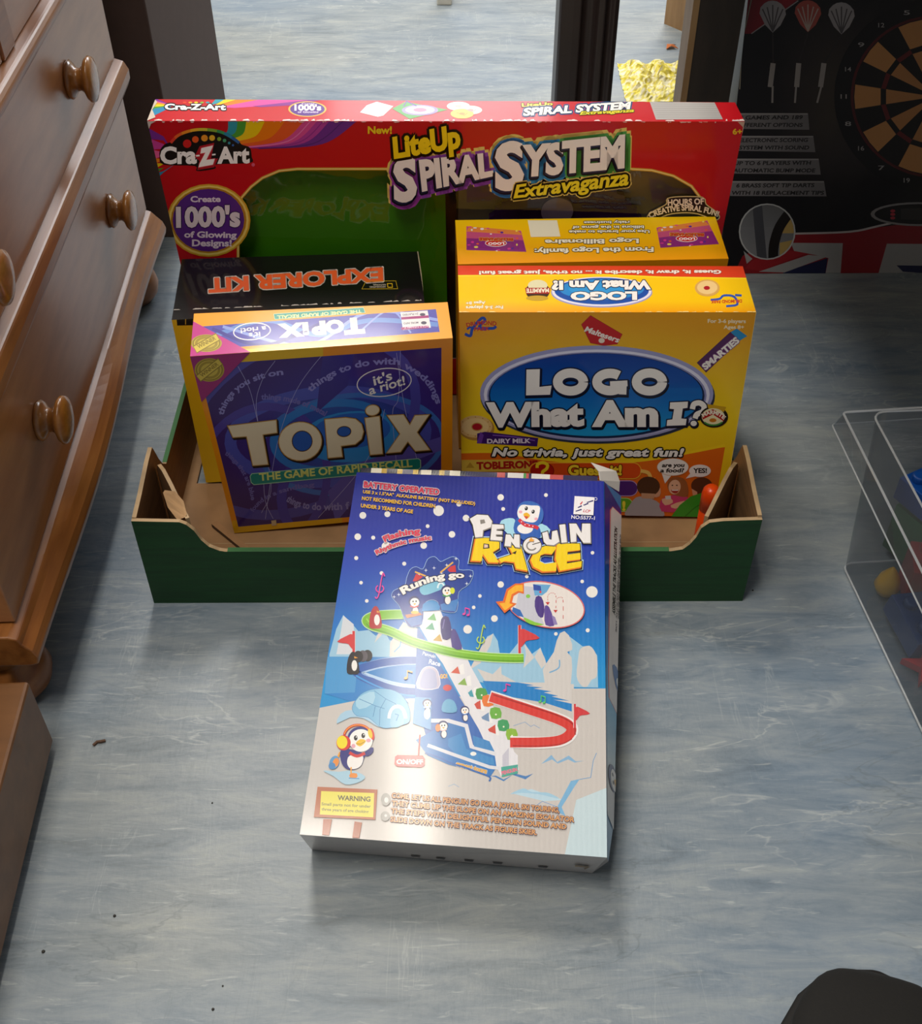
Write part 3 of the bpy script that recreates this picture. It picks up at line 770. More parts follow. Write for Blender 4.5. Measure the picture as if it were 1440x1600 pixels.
bn = [(955, 600), (985, 575), (1040, 545), (1045, 520), (1100, 512), (1200, 515), (1215, 545), (1255, 575), (1275, 600), (1255, 612), (1180, 585), (1110, 580), (1040, 590), (975, 618)]
sh.poly(bn, '1a1412', 3, out=(9, 'd8c890'))
sh.text('HOURS OF', (1046, 549), (1206, 543), 25, 'f0e4d0', .04)
sh.text('CREATIVE SPIRAL FUN!', (965, 606), (1268, 600), 24, 'f0e4d0', .04, mid=(1120, 540))
sh.text('6+', (1338, 229), (1378, 229), 24, 'f0c020', .035)
# scuffs along the fold
r = random.Random(4)
sh.z(0, 0, 1)
for i in range(46):
    x = 236 + r.random() ** 1.0 * 920; w = r.uniform(2, 12); sh.poly([(x, 189.3), (x + w, 189.3), (x + w * .8, 189.3 + r.uniform(.6, 2.2)), (x + w * .3, 189.5 + r.uniform(.3, 2.4))], 'e8c8c4')
sh.poly([(230, 189), (244, 189), (236, 193), (232, 203), (238, 222), (236, 232)], 'd8ccc8')
sh.poly([(1163, 190), (1152, 190), (1160, 198), (1158, 222), (1155, 236)], 'c8a898')
st = Sheet(mb, top(q), [(243, 155), (1148, 160), (1163, 190), (230, 189)])
st.z(200, 130, 2.88)
for a, b, c in ((95, 118, '7a2c98'), (105, 128, 'd84c98'), (112, 140, 'f0a020'), (122, 150, 'f0d818'), (134, 158, '4aa030'), (142, 165, '2c8cb8')):
    st.poly([(60, a + 10), (120, a - 28), (200, 100), (180, 115), (110, b - 15), (60, b + 14)], c)
st.poly([(395, 72), (440, 72), (400, 92), (370, 100)], '2c9cb0'); st.poly([(440, 70), (500, 70), (420, 95), (390, 100)], 'f0d010'); st.poly([(500, 70), (600, 72), (500, 98), (400, 104)], 'f08010'); st.poly([(600, 72), (830, 74), (680, 98), (480, 112), (410, 108)], 'd84ca0'); st.poly([(830, 74), (880, 74), (740, 100), (600, 108), (560, 104)], '8a2c90')
st.text('Cra-Z-Art', (168, 118), (438, 120), 24, 'ffffff', .045, out=[(5, '1c1414')])
for i, c in enumerate(('e04020', 'f0a020', 'f0d020', '8ab43c', '3c9cb0')): st.ell(255 + i * 26, 87, 9, 4, c, n=8)
st.ell(808, 117, 86, 35, 'e8b84c'); st.ell(808, 117, 78, 31, '5a2a8c')
st.text("1000's", (752, 122), (868, 122), 24, 'ffffff', .045); st.text('of Glowing', (765, 134), (858, 134), 8, 'e8d8f0', .02); st.text('Create', (783, 96), (840, 96), 7, 'e8d8f0', .02)
st.poly([(1045, 132), (1075, 100), (1120, 84), (1195, 104), (1150, 146), (1125, 152)], 'ece6e2'); st.ell(1130, 110, 26, 10, 'c8c0c0'); st.ell(1130, 109, 16, 6, 'ece6e2')
st.poly([(1190, 115), (1250, 84), (1440, 120), (1268, 162)], '4a9c30'); st.ell(1315, 122, 82, 24, '9c88b8'); st.ell(1315, 121, 66, 18, 'e8dce4'); st.line([(1240, 105), (1255, 82), (1300, 104)], 5, '6a3c9c'); st.ell(1315, 121, 30, 9, 'd87ca0')
st.z(680, 130, 2.88)
st.ell(105, 104, 52, 20, 'ece6da'); st.ell(160, 122, 52, 20, 'ece0d0'); st.ell(122, 138, 52, 22, 'e8cc40')
for x, y, c in ((105, 104, 'b8b0a8'), (160, 122, 'c89890'), (122, 138, 'b08c20')): st.line([(x - 25, y - 5), (x + 10, y + 8), (x + 25, y - 4)], 3, c); st.ell(x, y, 14, 6, c, n=10)
st.text('LiteUp', (392, 106), (528, 100), 14, 'f0d020', .04, out=[(3, '3c1c10')])
st.text('SPIRAL SYSTEM', (400, 146), (880, 116), 31, 'f4f0ee', .05, out=[(6, '2468b0'), (3, '181428')], shear=.15)
st.text('Extravaganza', (652, 143), (893, 130), 14, 'e8d828', .03, out=[(3, '30541c')], shear=.3)
st.poly([(965, 85), (1256, 88), (1293, 163), (993, 165)], 'b4b0ae')
for i in range(7): st.line([(975 + i * 4, 94 + i * 10), (1258 + i * 5, 95 + i * 10)], 1.6, '9a9694')
for i in range(60):
    x = 80 + r.random() * 1300; w = r.uniform(6, 40)
    if x > 1300: continue
st.z(0, 0, 1)
for i in range(70):
    x = 232 + r.random() ** 1.2 * 925; w = r.uniform(2, 14); st.poly([(x, 189.6), (x + w, 189.6), (x + w * .7, 189 - r.uniform(.6, 2.6)), (x + w * .2, 189 - r.uniform(.4, 2))], 'f0e0dc')
st.poly([(228, 190), (243, 184), (238, 172), (246, 160), (240, 154), (229, 170)], 'd8c8b8')
PRS = printed('gloss_card_red', .28, wear=.25, crumple=.08)
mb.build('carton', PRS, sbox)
# contents behind the window
mb = MB()
def on(p, d): return sh.to3(p, -d)
inn = [(352, 250), (1125, 250), (1085, 605), (345, 605)]
mb.add([on(p, .034) for p in inn], [(3, 2, 1, 0)], '3a342c')
mb.build('inner_tray', plain('tray_backing', '4a4438', .6), sbox)
mb = MB(); g = [(366, 258), (694, 258), (700, 600), (366, 600)]
mb.prism([on(p, .013) for p in g], -N, .003, ['4c9c18', '4c9c18', '2c6010']); mb.build('green_board', printed('green_board', .35, wear=.8), sbox)
cx, cy = 880, 372
mb = MB(); mold = [(716, 285), (745, 272), (1030, 275), (1085, 300), (1098, 345), (1085, 560), (712, 560)]
mb.prism([on(p, .024) for p in mold], -N, .004, ['847a68'] * 3); mb.build('moulded_insert', plain('insert_plastic', '8c8272', .3), sbox, bevel=.001)
mb = MB(); c3 = on((880, 400), .012)
ux = sh.X; uy = sh.Y; ring = []
teeth = [(.088 + (.003 if k % 2 else 0)) for k in range(96)]
po_ = [c3 + ux * (r_ * math.cos(2 * math.pi * k / 96)) + uy * (r_ * math.sin(2 * math.pi * k / 96)) for k, r_ in enumerate(teeth)]
mb.prism(po_, -N, .008, ['3c1c58'] * 3); mb.build('spiral_wheel', plain('purple_plastic', '34184c', .2), sbox)
GP = plain('gear_plastic', '7c6c8c', .25)
for k in range(5):
    a = 2 * math.pi * k / 5 + .5; cc = c3 + ux * (.052 * math.cos(a)) + uy * (.052 * math.sin(a)) + N * .001
    pp = [cc + ux * (.017 * math.cos(2 * math.pi * j / 24)) + uy * (.017 * math.sin(2 * math.pi * j / 24)) for j in range(24)]
    mb = MB(); mb.prism(pp, N, .003, ['6c5c80'] * 3); mb.build('gear', GP, sbox)
mb = MB(); wv = []
mb.add([on(p, .0015) for p in win], [tuple(range(len(win)))]); wmat = clear('cellophane', 'ecebe6', bump=.35, rough=.05, ior=1.35)
mb.build('window', wmat, sbox)

# ================================================================== explorer kit
q = BX['explorer']; mb = MB()
mb.hexa(q, ['e0b818', '0c0a0a', '14100e', 'd8b018', 'd8b018', '0c0a0a'])
st = Sheet(mb, top(q), [(284, 405), (655, 393), (663, 474), (268, 500)]); st.z(250, 370, 3.0638)
st.text('EXPLORER KIT', (1060, 150), (235, 203), 60, 'e8602c', .045, out=[(5, 'f0e4d8')], up=(.05, 1), h1=62)
st.line([(985, 213), (1128, 211), (1137, 249), (966, 250)], 2.2, 'c8a820', closed=True); st.line([(1088, 224), (1110, 224), (1112, 242), (1090, 242)], 3, 'e8c020', closed=True)
st.text('NATIONAL', (1080, 226), (1018, 227), 7, 'c8bca8', .02); st.text('GEOGRAPHIC', (1080, 236), (1002, 237), 7, 'c8bca8', .02)
for i in range(40):
    x = 60 + r.random() * 1190; w = r.uniform(8, 50); y = 352 - (x - 60) * .039; st.poly([(x, y), (x + w, y - w * .04), (x + w * .7, y - r.uniform(2, 7)), (x + w * .2, y - r.uniform(2, 7))], 'c8c0b8')
st.line([(1232, 66), (1268, 300)], 5, 'a89c80'); st.line([(100, 104), (62, 350)], 3, 'a08c60')
sf = Sheet(mb, q[:4], [(268, 500), (663, 474), (672, 732), (322, 754)]); sf.z(250, 370, 3.0638)
sf.poly([(72, 335), (1270, 330), (1270, 400), (82, 425)], '0c0a0a'); sf.line([(122, 420), (122, 372), (1200, 340)], 4, 'c8a830')
tag(mb.build('science_kit_box', printed('gloss_card_black', .16, wear=.5, coat=.6)), 'glossy black topped box with orange lettering behind the purple game box', 'box')

# ================================================================== the game box behind the yellow one
q = BX['family']; mb = MB(); YL = 'f2b80c'
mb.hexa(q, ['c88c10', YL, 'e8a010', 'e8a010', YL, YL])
st = Sheet(mb, top(q), [(711, 344), (1117, 338), (1138, 404), (715, 413)])
st.grid(700, 330, 1145, 420, 1, 8, lambda x, y: ramp([(340, 'f6c80c'), (375, 'f4b80c'), (412, 'ee980c')], y)); st.z(700, 330, 2.88)
def mini(P):
    st.poly(P, '8a2c7c'); 
    A, B, C, D = P; mid = lambda a, b, k: (a[0] + (b[0] - a[0]) * k, a[1] + (b[1] - a[1]) * k)
    st.poly([A, B, mid(B, C, .45), mid(A, D, .5)], 'c4507c'); st.poly([mid(A, B, .05), mid(A, B, .95), mid(B, C, .2), mid(A, D, .22)], 'e08440')
    cx, cy = sum(p[0] for p in P) / 4, sum(p[1] for p in P) / 4
    rr = random.Random(3)
    for i in range(26):
        c = rr.choice(['f0b040', 'e86030', 'e8e0e0', '5a2c98', 'd83c90', 'f0d860', '4060b0']); u, v = rr.random(), rr.random()
        a, b = mid(mid(A, B, u), mid(D, C, u), v); st.ell(a, b, rr.uniform(3, 10), rr.uniform(2, 5), c, n=8)
    st.ell(cx + 4, cy + 16, 46, 13, 'c82020', out=(3, 'f0e0e0'))
    st.text('LOGO', (cx + 40, cy + 12), (cx - 30, cy + 13), 10, 'ffffff', .04)
    st.text('BILLIONAIRE', (cx + 80, cy - 6), (cx - 70, cy - 8), 11, 'c82c20', .04, out=[(2, 'f0c050')])
mini([(82, 68), (328, 88), (352, 183), (82, 175)]); mini([(937, 75), (1165, 42), (1218, 148), (955, 165)])
st.poly([(358, 42), (490, 42), (505, 115), (372, 117)], 'ece4cc')
for t, a, b, h in (('From the Logo family:', (922, 163), (390, 171), 20), ('Logo Billionaire', (855, 125), (438, 130), 19), ('Use your brands to make', (905, 86), (545, 88), 12), ('billions in the game of', (880, 66), (560, 68), 12), ('risky business', (815, 45), (612, 47), 11)):
    st.text(t, a, b, h, 'f4ecd8', .04, out=[(2.6, '5c4410')])
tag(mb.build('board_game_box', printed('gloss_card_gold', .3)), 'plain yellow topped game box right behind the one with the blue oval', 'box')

# ================================================================== topix
q = BX['topix']; mb = MB(); OR = 'e8900c'
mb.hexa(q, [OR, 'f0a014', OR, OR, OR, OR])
sh = Sheet(mb, q[:4], [(297, 557), (707, 528), (706, 800), (366, 833)]); sh.z(280, 450, 3.2727)
sh.poly([(50, 330), (735, 300), (735, 400), (50, 420)], 'e0b414'); sh.poly([(270, 1190), (830, 1130), (835, 1230), (270, 1270)], 'e0ac10')
PN = [(95, 395), (1340, 305), (1338, 1130), (302, 1221)]
sh.cl = [sh.px(p) for p in PN]
sh.grid(60, 290, 1400, 1240, 14, 12, lambda x, y: ramp([(0, '2466b4'), (.35, '2a50a4'), (.75, '3c2c84'), (1.2, '3a1e68')], math.hypot((x - 860) / 560, (y - 760) / 380)))
for i, (cx, cy, rx, ry, ro, w, c) in enumerate(((760, 760, 500, 230, -4, 60, '4a50ac'), (880, 800, 470, 250, -6, 26, '3c6ab8'), (620, 700, 620, 420, -25, 50, '4a449c'), (900, 1100, 380, 300, 10, 50, '42389a'), (420, 980, 330, 380, 20, 40, '4a3c98'), (780, 760, 300, 170, -8, 40, '2e74c0'))):
    P = [(cx + rx * math.cos(a) * math.cos(math.radians(ro)) - ry * math.sin(a) * math.sin(math.radians(ro)), cy + rx * math.cos(a) * math.sin(math.radians(ro)) + ry * math.sin(a) * math.cos(math.radians(ro))) for a in [2 * math.pi * k / 40 for k in range(40)]]
    sh.line(P, w, c, closed=True)
sh.ell(880, 760, 260, 130, '2f86cc', rot=-5); sh.ell(880, 730, 200, 90, '2c60b8', rot=-5)
sh.poly([(735, 330), (900, 310), (860, 500), (700, 640)], '382a80'); sh.poly([(760, 1040), (900, 900), (1338, 760), (1338, 830), (1000, 960), (800, 1200)], '5a50a8')
FT = '8a84c4'
for t, a, b, md, h in (('things you sit on', (225, 650), (530, 443), (270, 470), 30), ('things to do with', (672, 532), (1125, 392), (850, 370), 32), ('weddings', (1148, 408), (1312, 592), (1285, 470), 32), ('things made of metal', (420, 570), (742, 655), (600, 565), 28), ('things that are blue', (232, 850), (368, 1085), (345, 930), 22), ("things to do with f", (545, 1088), (870, 1128), (640, 1155), 34), ('found in a sandbag', (380, 1145), (690, 1015), (440, 1040), 22)):
    sh.text(t, a, b, h, FT if 'do with' in t or 'you' in t or 'wedd' in t else '6e66b0', .03, mid=md)
for pts in ([(490, 372), (420, 480), (395, 640), (470, 1000), (420, 1150)], [(300, 400), (360, 520), (400, 680)], [(740, 330), (600, 520), (500, 800), (440, 1180)], [(1130, 320), (1120, 560), (1090, 640), (1110, 900)], [(1110, 330), (1150, 600), (1220, 900)], [(710, 1175), (900, 960), (1000, 800), (1050, 620)], [(480, 1180), (440, 1090), (430, 960)]):
    sh.line(pts, 2.2, 'a8a4d4', sm=6)
sh.line([(1047 + 138 * math.cos(a) + 10 * math.sin(a), 482 + 70 * math.sin(a) - 18 * math.cos(a)) for a in [k * .18 for k in range(36)]], 5, 'e8e0e0')
sh.text("it's", (998, 497), (1090, 466), 46, 'ece4dc', .02, shear=.1); sh.text('a riot!', (975, 545), (1158, 492), 44, 'ece4dc', .02, shear=.1)
G1, G2, G3 = '20120c', 'b88c4c', 'e4d4b4'
T_ = [(250, 706), (494, 676), (498, 738), (425, 748), (452, 900), (377, 906), (345, 757), (275, 762)]
P_ = [(745, 672), (850, 663), (900, 670), (930, 695), (940, 733), (930, 770), (898, 797), (825, 806), (832, 861), (762, 867)]
I_ = [(950, 666), (1022, 656), (1038, 846), (977, 851)]
X_ = [(1065, 652), (1145, 648), (1178, 702), (1205, 652), (1275, 648), (1213, 737), (1278, 826), (1207, 832), (1168, 782), (1130, 836), (1062, 842), (1130, 745)]
for dx, dy, w, c in ((7, 8, 14, G1), (2, 2, 15, G1), (0, 0, 9, G2), (0, 0, 0, G3)):
    for S in (T_, P_, I_, X_):
        Q = [(a + dx, b + dy) for a, b in S]
        if w: sh.line(Q, w, c, closed=True)
        sh.poly(Q, c)
    sh.ell(618 + dx, 783 + dy, 108 + w / 2, 97 + w / 2, c, rot=-4); sh.ell(987 + dx, 624 + dy, 34 + w / 2, 25 + w / 2, c, rot=-8)
for w, c in ((5, G2), (3, G1), (0, '2c5cb0')):
    sh.ell(628, 782, 49 + w, 50 + w, c); sh.ell(842, 733, 33 + w, 24 + w, c, rot=-5)
B_ = [(372, 950), (1220, 873), (1231, 880), (1232, 915), (1222, 924), (382, 1003), (369, 992), (364, 962)]
sh.poly(B_, '0c8478', out=(7, 'a8d4b0'))
sh.text('THE GAME OF RAPID RECALL', (412, 984), (1190, 913), 36, 'd8dc78', .03)
sh.cl = None
sh.poly([(48, 340), (362, 330), (104, 592)], '9c2070')
def seal(s, cx, cy, rx, ry):
    s.ell(cx, cy, rx, ry, 'b09a30'); s.ell(cx, cy, rx * .9, ry * .9, '8a7420'); s.ell(cx, cy, rx * .82, ry * .82, 'c8b040')
    s.arc(cx, cy, rx * .66, ry * .66, 0, 360, rx * .16, 'a08a28'); s.ell(cx, cy, rx * .45, ry * .45, 'c8b040')
    s.line([(cx - rx * .75, cy + ry * .75), (cx + rx * .75, cy - ry * .75)], rx * .55, '8a7420'); s.line([(cx - rx * .72, cy + ry * .72), (cx + rx * .72, cy - ry * .72)], rx * .42, 'd4bc48')
    s.text('WINNER', (cx - rx * .5, cy + ry * .62), (cx + rx * .62, cy - ry * .42), rx * .25, '8a7420', .03)
seal(sh, 154, 418, 76, 60)
sh.z(280, 450, 3.2727); sh.poly([(470, 1188), (495, 1185), (497, 1212), (473, 1215)], 'c8b088')
st = Sheet(mb, top(q), [(303, 490), (699, 472), (707, 528), (297, 557)]); st.z(250, 370, 3.0638)
st.poly([(140, 560), (780, 510), (780, 560), (140, 600)], 'e8c01c')
TPN = [(165, 432), (1320, 346), (1338, 455), (300, 533)]
st.cl = [st.px(p) for p in TPN]; st.poly(TPN, '4c46a8')
for pts, w, c in (([(200, 500), (500, 400), (760, 470), (1000, 400), (1330, 420)], 22, '6488cc'), ([(300, 430), (700, 520), (1000, 360), (1340, 400)], 14, '8c9cdc'), ([(950, 460), (1100, 350), (1200, 460)], 8, '8c9cdc'), ([(250, 440), (500, 520), (800, 400)], 16, '3c3490')): st.line(pts, w, c, sm=6)
st.cl = None
st.text('T', (965, 391), (885, 397), 66, 'f4ecd0', .07, up=(.1, 1)); st.text('O', (870, 400), (795, 406), 54, 'f4ecd0', .07, up=(.1, 1)); st.text('P', (782, 407), (730, 411), 56, 'f4ecd0', .07, up=(.1, 1)); st.text('i', (700, 415), (688, 416), 54, 'f4ecd0', .08, up=(.1, 1)); st.text('X', (670, 416), (580, 422), 56, 'f4ecd0', .07, up=(.1, 1))
st.poly([(545, 371), (972, 340), (980, 362), (550, 394)], '1c9484', out=(4, 'c0e0c0'))
st.text('THE GAME OF RAPID RECALL', (962, 349), (560, 378), 14, 'e0e8a0', .03)
st.poly([(1150, 362), (1280, 353), (1296, 435), (1162, 447)], 'e8e0e0')
for y in (385, 434): st.poly([(1153, y), (1284, y - 9), (1287, y + 3), (1155, y + 12)], 'a02470')
st.ell(1256, 372, 14, 7, '4a4458', n=10); st.ell(1262, 412, 14, 8, '4a4458', n=10); st.text('2+ PLAYERS', (1235, 364), (1160, 370), 9, '605868', .02); st.text('MORE INFO', (1235, 406), (1165, 411), 9, '605868', .02)
st.text('ADULT/FAMILY', (1285, 424), (1168, 432), 8, 'e8c0d8', .02)
st.line([(440 + 88 * math.cos(a), 453 + 40 * math.sin(a) - 6 * math.cos(a)) for a in [k * .2 for k in range(33)]], 5, 'f0ece8')
st.text("it's", (478, 456), (425, 462), 22, 'f4f0ec', .02, up=(.1, 1)); st.text('a riot!', (505, 428), (385, 440), 22, 'f4f0ec', .02, up=(.1, 1))
st.poly([(146, 398), (432, 552), (136, 590)], 'c02c84')
seal(st, 222, 510, 74, 42)
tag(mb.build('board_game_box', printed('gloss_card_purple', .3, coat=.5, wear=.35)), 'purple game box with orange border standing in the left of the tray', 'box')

# ================================================================== logo: what am I
q = BX['logo']; mb = MB()
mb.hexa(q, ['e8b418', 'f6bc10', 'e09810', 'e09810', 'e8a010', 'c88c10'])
sh = Sheet(mb, q[:4], [(717, 488), (1181, 488), (1128, 808), (722, 800)]); sh.z(700, 480, 2.88)
sh.grid(40, 20, 1400, 960, 6, 12, lambda x, y: ramp([(20, 'e09a14'), (180, 'e8b41a'), (400, 'f0cc20'), (640, 'f0c81c')], y - abs(x - 650) * .1))
sh.poly([(40, 655), (240, 650), (420, 680), (640, 700), (860, 690), (1040, 655), (1245, 630), (1190, 950), (40, 950)], 'e06a18', 0)
sh.line([(40, 652), (240, 652), (420, 682), (640, 702), (860, 690), (1040, 662), (1245, 622)], 12, 'f4d020', sm=5)
# emblem, small print
for dx, c in ((0, '2a50b0'),):
    sh.line([(75, 120), (100, 128), (110, 95), (150, 50), (165, 60), (140, 90), (200, 95), (215, 85)], 13, c, sm=5); sh.line([(85, 100), (95, 90), (170, 102)], 9, c)
sh.text('DRUMOND', (85, 90), (215, 84), 18, 'c83420', .03, mid=(150, 72)); sh.text('PARK', (118, 107), (185, 104), 16, 'c83420', .03)
sh.text('For 3-6 players', (1168, 70), (1338, 71), 16, 'f4e4c0', .03); sh.text('Ages 8+', (1240, 97), (1330, 97), 15, 'f4e4c0', .03)
# sweet packet and chocolate tube
sh.poly([(600, 78), (640, 38), (782, 122), (760, 165), (700, 172), (640, 160)], 'c01c20', out=(3, '8c1016')); sh.text('Maltesers', (612, 108), (765, 160), 24, 'f4ece4', .03, shear=.2); sh.ell(690, 150, 14, 12, 'e8d8c8', n=12)
sh.poly([(1120, 250), (1270, 112), (1312, 148), (1160, 292)], '54285a', out=(3, '30183a')); sh.poly([(1270, 112), (1298, 96), (1345, 130), (1312, 150)], '2a8cc4')
sh.text('SMARTIES', (1158, 282), (1310, 155), 27, 'f4ece8', .05, out=[(3, '8c4890')])
# jar of spread, biscuit, chocolate bar
sh.ell(128, 545, 80, 55, 'b8883c'); sh.ell(122, 537, 76, 50, 'e0b878'); sh.ell(122, 537, 60, 38, 'e8c88c'); sh.ell(130, 538, 22, 15, 'b01c28', out=(4, 'c89850'))
for k in range(12): sh.ell(122 + 66 * math.cos(k * .524), 537 + 43 * math.sin(k * .524), 3, 3, 'b88848', n=6)
sh.poly([(130, 568), (165, 560), (405, 588), (400, 626), (130, 612)], '3c1868'); sh.poly([(128, 612), (145, 560), (160, 575), (150, 612)], '6c3ca0'); sh.line([(200, 575), (300, 584), (390, 600)], 4, '8c5cc0', sm=4)
sh.text('DAIRY MILK', (176, 612), (368, 610), 19, 'e8d8f0', .04, out=[(2, '28104c')])
# headline oval
ring = lambda cx, cy, rx, ry, c: sh.ell(cx, cy, rx, ry, c, n=56)
ring(672, 400, 528, 214, '2a3448'); ring(668, 388, 525, 216, '9a9cc8'); ring(668, 392, 508, 202, 'dcdcf0'); ring(668, 397, 494, 196, '8488b8'); ring(667, 398, 486, 192, '14284c')
sh.ell(666, 394, 478, 186, lambda x, y: ramp([(220, '0a3a94'), (330, '0c50a8'), (450, '1474c4'), (570, '1c9cd8')], y), n=56)
def big(fn):
    for w, c, dx, dy in ((16, '101420', 3, 6), (12, '182040', 0, 0), (0, 'f0ece8', 0, 0)): fn(w, c, dx, dy)
def logo(w, c, dx, dy):
    S = [(352, 280), (412, 278), (410, 358), (465, 352), (458, 393), (350, 396)]
    Q = [(a + dx, b + dy) for a, b in S]
    if w: sh.line(Q, w, c, closed=True)
    sh.poly(Q, c)
    for cx in (550, 905): sh.arc(cx + dx, 336 + dy, 57, 39, 0, 360, 44 + w, c, 36)
    sh.arc(728 + dx, 336 + dy, 59, 39, -48, -350, 42 + w, c, 30); sh.line([(728 - w / 2 + dx, 346 + dy), (806 + w / 2 + dx, 342 + dy)], 26 + w, c); sh.line([(786 + dx, 345 + dy), (784 + dx, 392 + dy + w / 2)], 34 + w, c)
big(logo)
for cx in (550, 905): sh.arc(cx, 336, 34, 18, 0, 360, 4, '182040', 28)
for t, a, b, h in (('What', (184, 533), (602, 528), 98), ('Am', (662, 530), (934, 530), 104)):
    sh.text(t, (a[0] + 3, a[1] + 6), (b[0] + 3, b[1] + 6), h, '101420', .055, out=[(8, '101420')]); sh.text(t, a, b, h, 'f0ece8', .055, out=[(6, '182040')])
I2 = [(998, 428), (1078, 424), (1076, 452), (1055, 455), (1048, 500), (1072, 502), (1068, 530), (982, 533), (985, 507), (1008, 504), (1016, 458), (996, 456)]
for w, c, dx, dy in ((14, '101420', 3, 5), (10, '182040', 0, 0), (0, 'f0ece8', 0, 0)):
    Q = [(a + dx, b + dy) for a, b in I2]
    if w: sh.line(Q, w, c, closed=True)
    sh.poly(Q, c)
    sh.line([(1098 + dx, 458 + dy), (1105 + dx, 436 + dy), (1130 + dx, 430 + dy), (1150 + dx, 445 + dy), (1145 + dx, 468 + dy), (1118 + dx, 482 + dy), (1110 + dx, 500 + dy)], 24 + w, c, sm=5); sh.ell(1104 + dx, 522 + dy, 14 + w / 2, 12 + w / 2, c)
sh.ell(1195, 493, 64, 48, '201812'); sh.poly([(1165, 435), (1250, 448), (1240, 470), (1170, 455)], 'c89c20'); sh.ell(1192, 492, 52, 38, 'e8dcb0'); sh.poly([(1140, 480), (1190, 458), (1245, 490), (1238, 512), (1190, 482), (1145, 505)], 'b01c1c'); sh.text('MARMITE', (1148, 494), (1238, 504), 16, 'f4ecd8', .04, mid=(1192, 462)); sh.ell(1190, 508, 16, 9, 'c87820'); sh.arc(1192, 492, 52, 38, 40, 140, 7, '3c8c3c')
sh.text('No trivia, just great fun!', (200, 668), (1058, 670), 34, 'f0ece8', .045, out=[(6, '181410')], shear=.2, sp=1.05)
# bottom strip
sh.poly([(58, 686), (345, 684), (372, 702), (362, 738), (60, 740)], 'd8b444'); sh.poly([(80, 722), (98, 696), (118, 722)], 'b89030'); sh.text('TOBLERONE', (130, 728), (400, 720), 30, 'a81c18', .055)
def pill(x0, x1, y, ry, c, o):
    P = [(x1 + ry * math.sin(a), y - ry * math.cos(a)) for a in [math.pi * k / 10 for k in range(11)]] + [(x0 - ry * math.sin(a), y + ry * math.cos(a)) for a in [math.pi * k / 10 for k in range(11)]]
    sh.poly(P, c, out=(7, o))
pill(400, 832, 735, 34, 'd84c14', 'f0b434'); pill(380, 818, 814, 32, '4c1c78', 'b898d0'); pill(400, 800, 888, 28, '5ca424', 'b8dc80')
sh.ell(424, 735, 50, 36, 'b01810', out=(3, '7c100c')); sh.line([(400, 722), (402, 706), (425, 698), (446, 708), (442, 726), (426, 738), (424, 748)], 14, 'f4d428', sm=4); sh.ell(423, 763, 9, 7, 'f4d428', n=12)
sh.text('Guess it!', (542, 753), (778, 753), 42, 'f4d030', .045, out=[(4, '7c2c08')]); sh.text('!', (786, 912), (794, 912), 38, 'f4e040', .05)
sh.line([(865, 735), (900, 745), (912, 775)], 16, 'f0c060', sm=5); sh.poly([(888, 768), (932, 766), (914, 792)], 'f0c060')
sh.poly([(960, 745), (1010, 748), (975, 792)], 'f0ece8'); sh.ell(1010, 718, 70, 38, 'f0ece8', out=(2, 'c89868')); sh.poly([(1090, 745), (1120, 758), (1068, 770)], 'f0ece8'); sh.ell(1132, 735, 49, 28, 'f0ece8')
sh.text('are you', (962, 718), (1062, 717), 17, '1c1814', .04, shear=.15); sh.text('a food?', (955, 742), (1060, 741), 17, '1c1814', .04, shear=.15); sh.text('YES!', (1104, 744), (1162, 744), 20, '1c1814', .04)
# players
sh.poly([(800, 945), (822, 880), (860, 850), (935, 870), (962, 905), (960, 945)], 'aaa4ac', 3); sh.poly([(925, 800), (955, 815), (950, 850), (920, 850)], 'd8a080', 2); sh.ell(900, 805, 52, 44, '4c2c1c'); sh.poly([(868, 835), (930, 838), (925, 862), (870, 858)], 'c89878')
sh.poly([(960, 918), (955, 870), (985, 850), (1060, 842), (1090, 880), (1060, 915)], 'd03c74', 2); sh.poly([(985, 800), (998, 770), (1030, 762), (1065, 775), (1080, 815), (1075, 850), (1040, 850), (1000, 835)], '9c5c30', 3); sh.ell(1018, 808, 27, 33, 'e8b898', rot=12); sh.poly([(1003, 820), (1036, 820), (1028, 836), (1010, 834)], 'a83028', 2); sh.line([(1006, 822), (1034, 822)], 5, 'f4ece8'); sh.ell(1008, 800, 4, 3, '4c2c1c', n=8); sh.ell(1028, 800, 4, 3, '4c2c1c', n=8)
sh.poly([(960, 862), (1000, 858), (1010, 878), (975, 890)], 'e8b898', 2); sh.poly([(975, 848), (1000, 846), (1002, 862), (978, 864)], 'd8d8dc'); sh.poly([(1000, 890), (1060, 870), (1075, 885), (1020, 905)], 'e8b898', 2)
sh.ell(1140, 802, 48, 38, '5c3420'); sh.poly([(1095, 815), (1120, 830), (1118, 850), (1100, 845)], 'd8a080'); sh.poly([(1000, 945), (1040, 890), (1090, 850), (1165, 826), (1180, 830), (1150, 945)], '3c9c2c'); sh.line([(1060, 945), (1110, 900), (1150, 880)], 5, '2c7c20', sm=4); sh.poly([(800, 942), (1160, 944), (1160, 950), (800, 950)], 'e89068')
sh.z(0, 0, 1); sh.line([(1181, 488), (1128, 808)], 1.2, 'f0d080')
st = Sheet(mb, top(q), [(715, 415), (1160, 416), (1181, 488), (717, 488)]); st.z(700, 330, 2.88)
st.grid(40, 240, 1400, 460, 1, 8, lambda x, y: ramp([(245, 'f8c410'), (400, 'f8c80c'), (455, 'f0a00c')], y))
st.poly([(40, 240), (1335, 238), (1345, 302), (960, 296), (700, 285), (40, 290)], 'dc4020'); st.line([(40, 291), (700, 286), (960, 297), (1345, 303)], 6, 'f8d828')
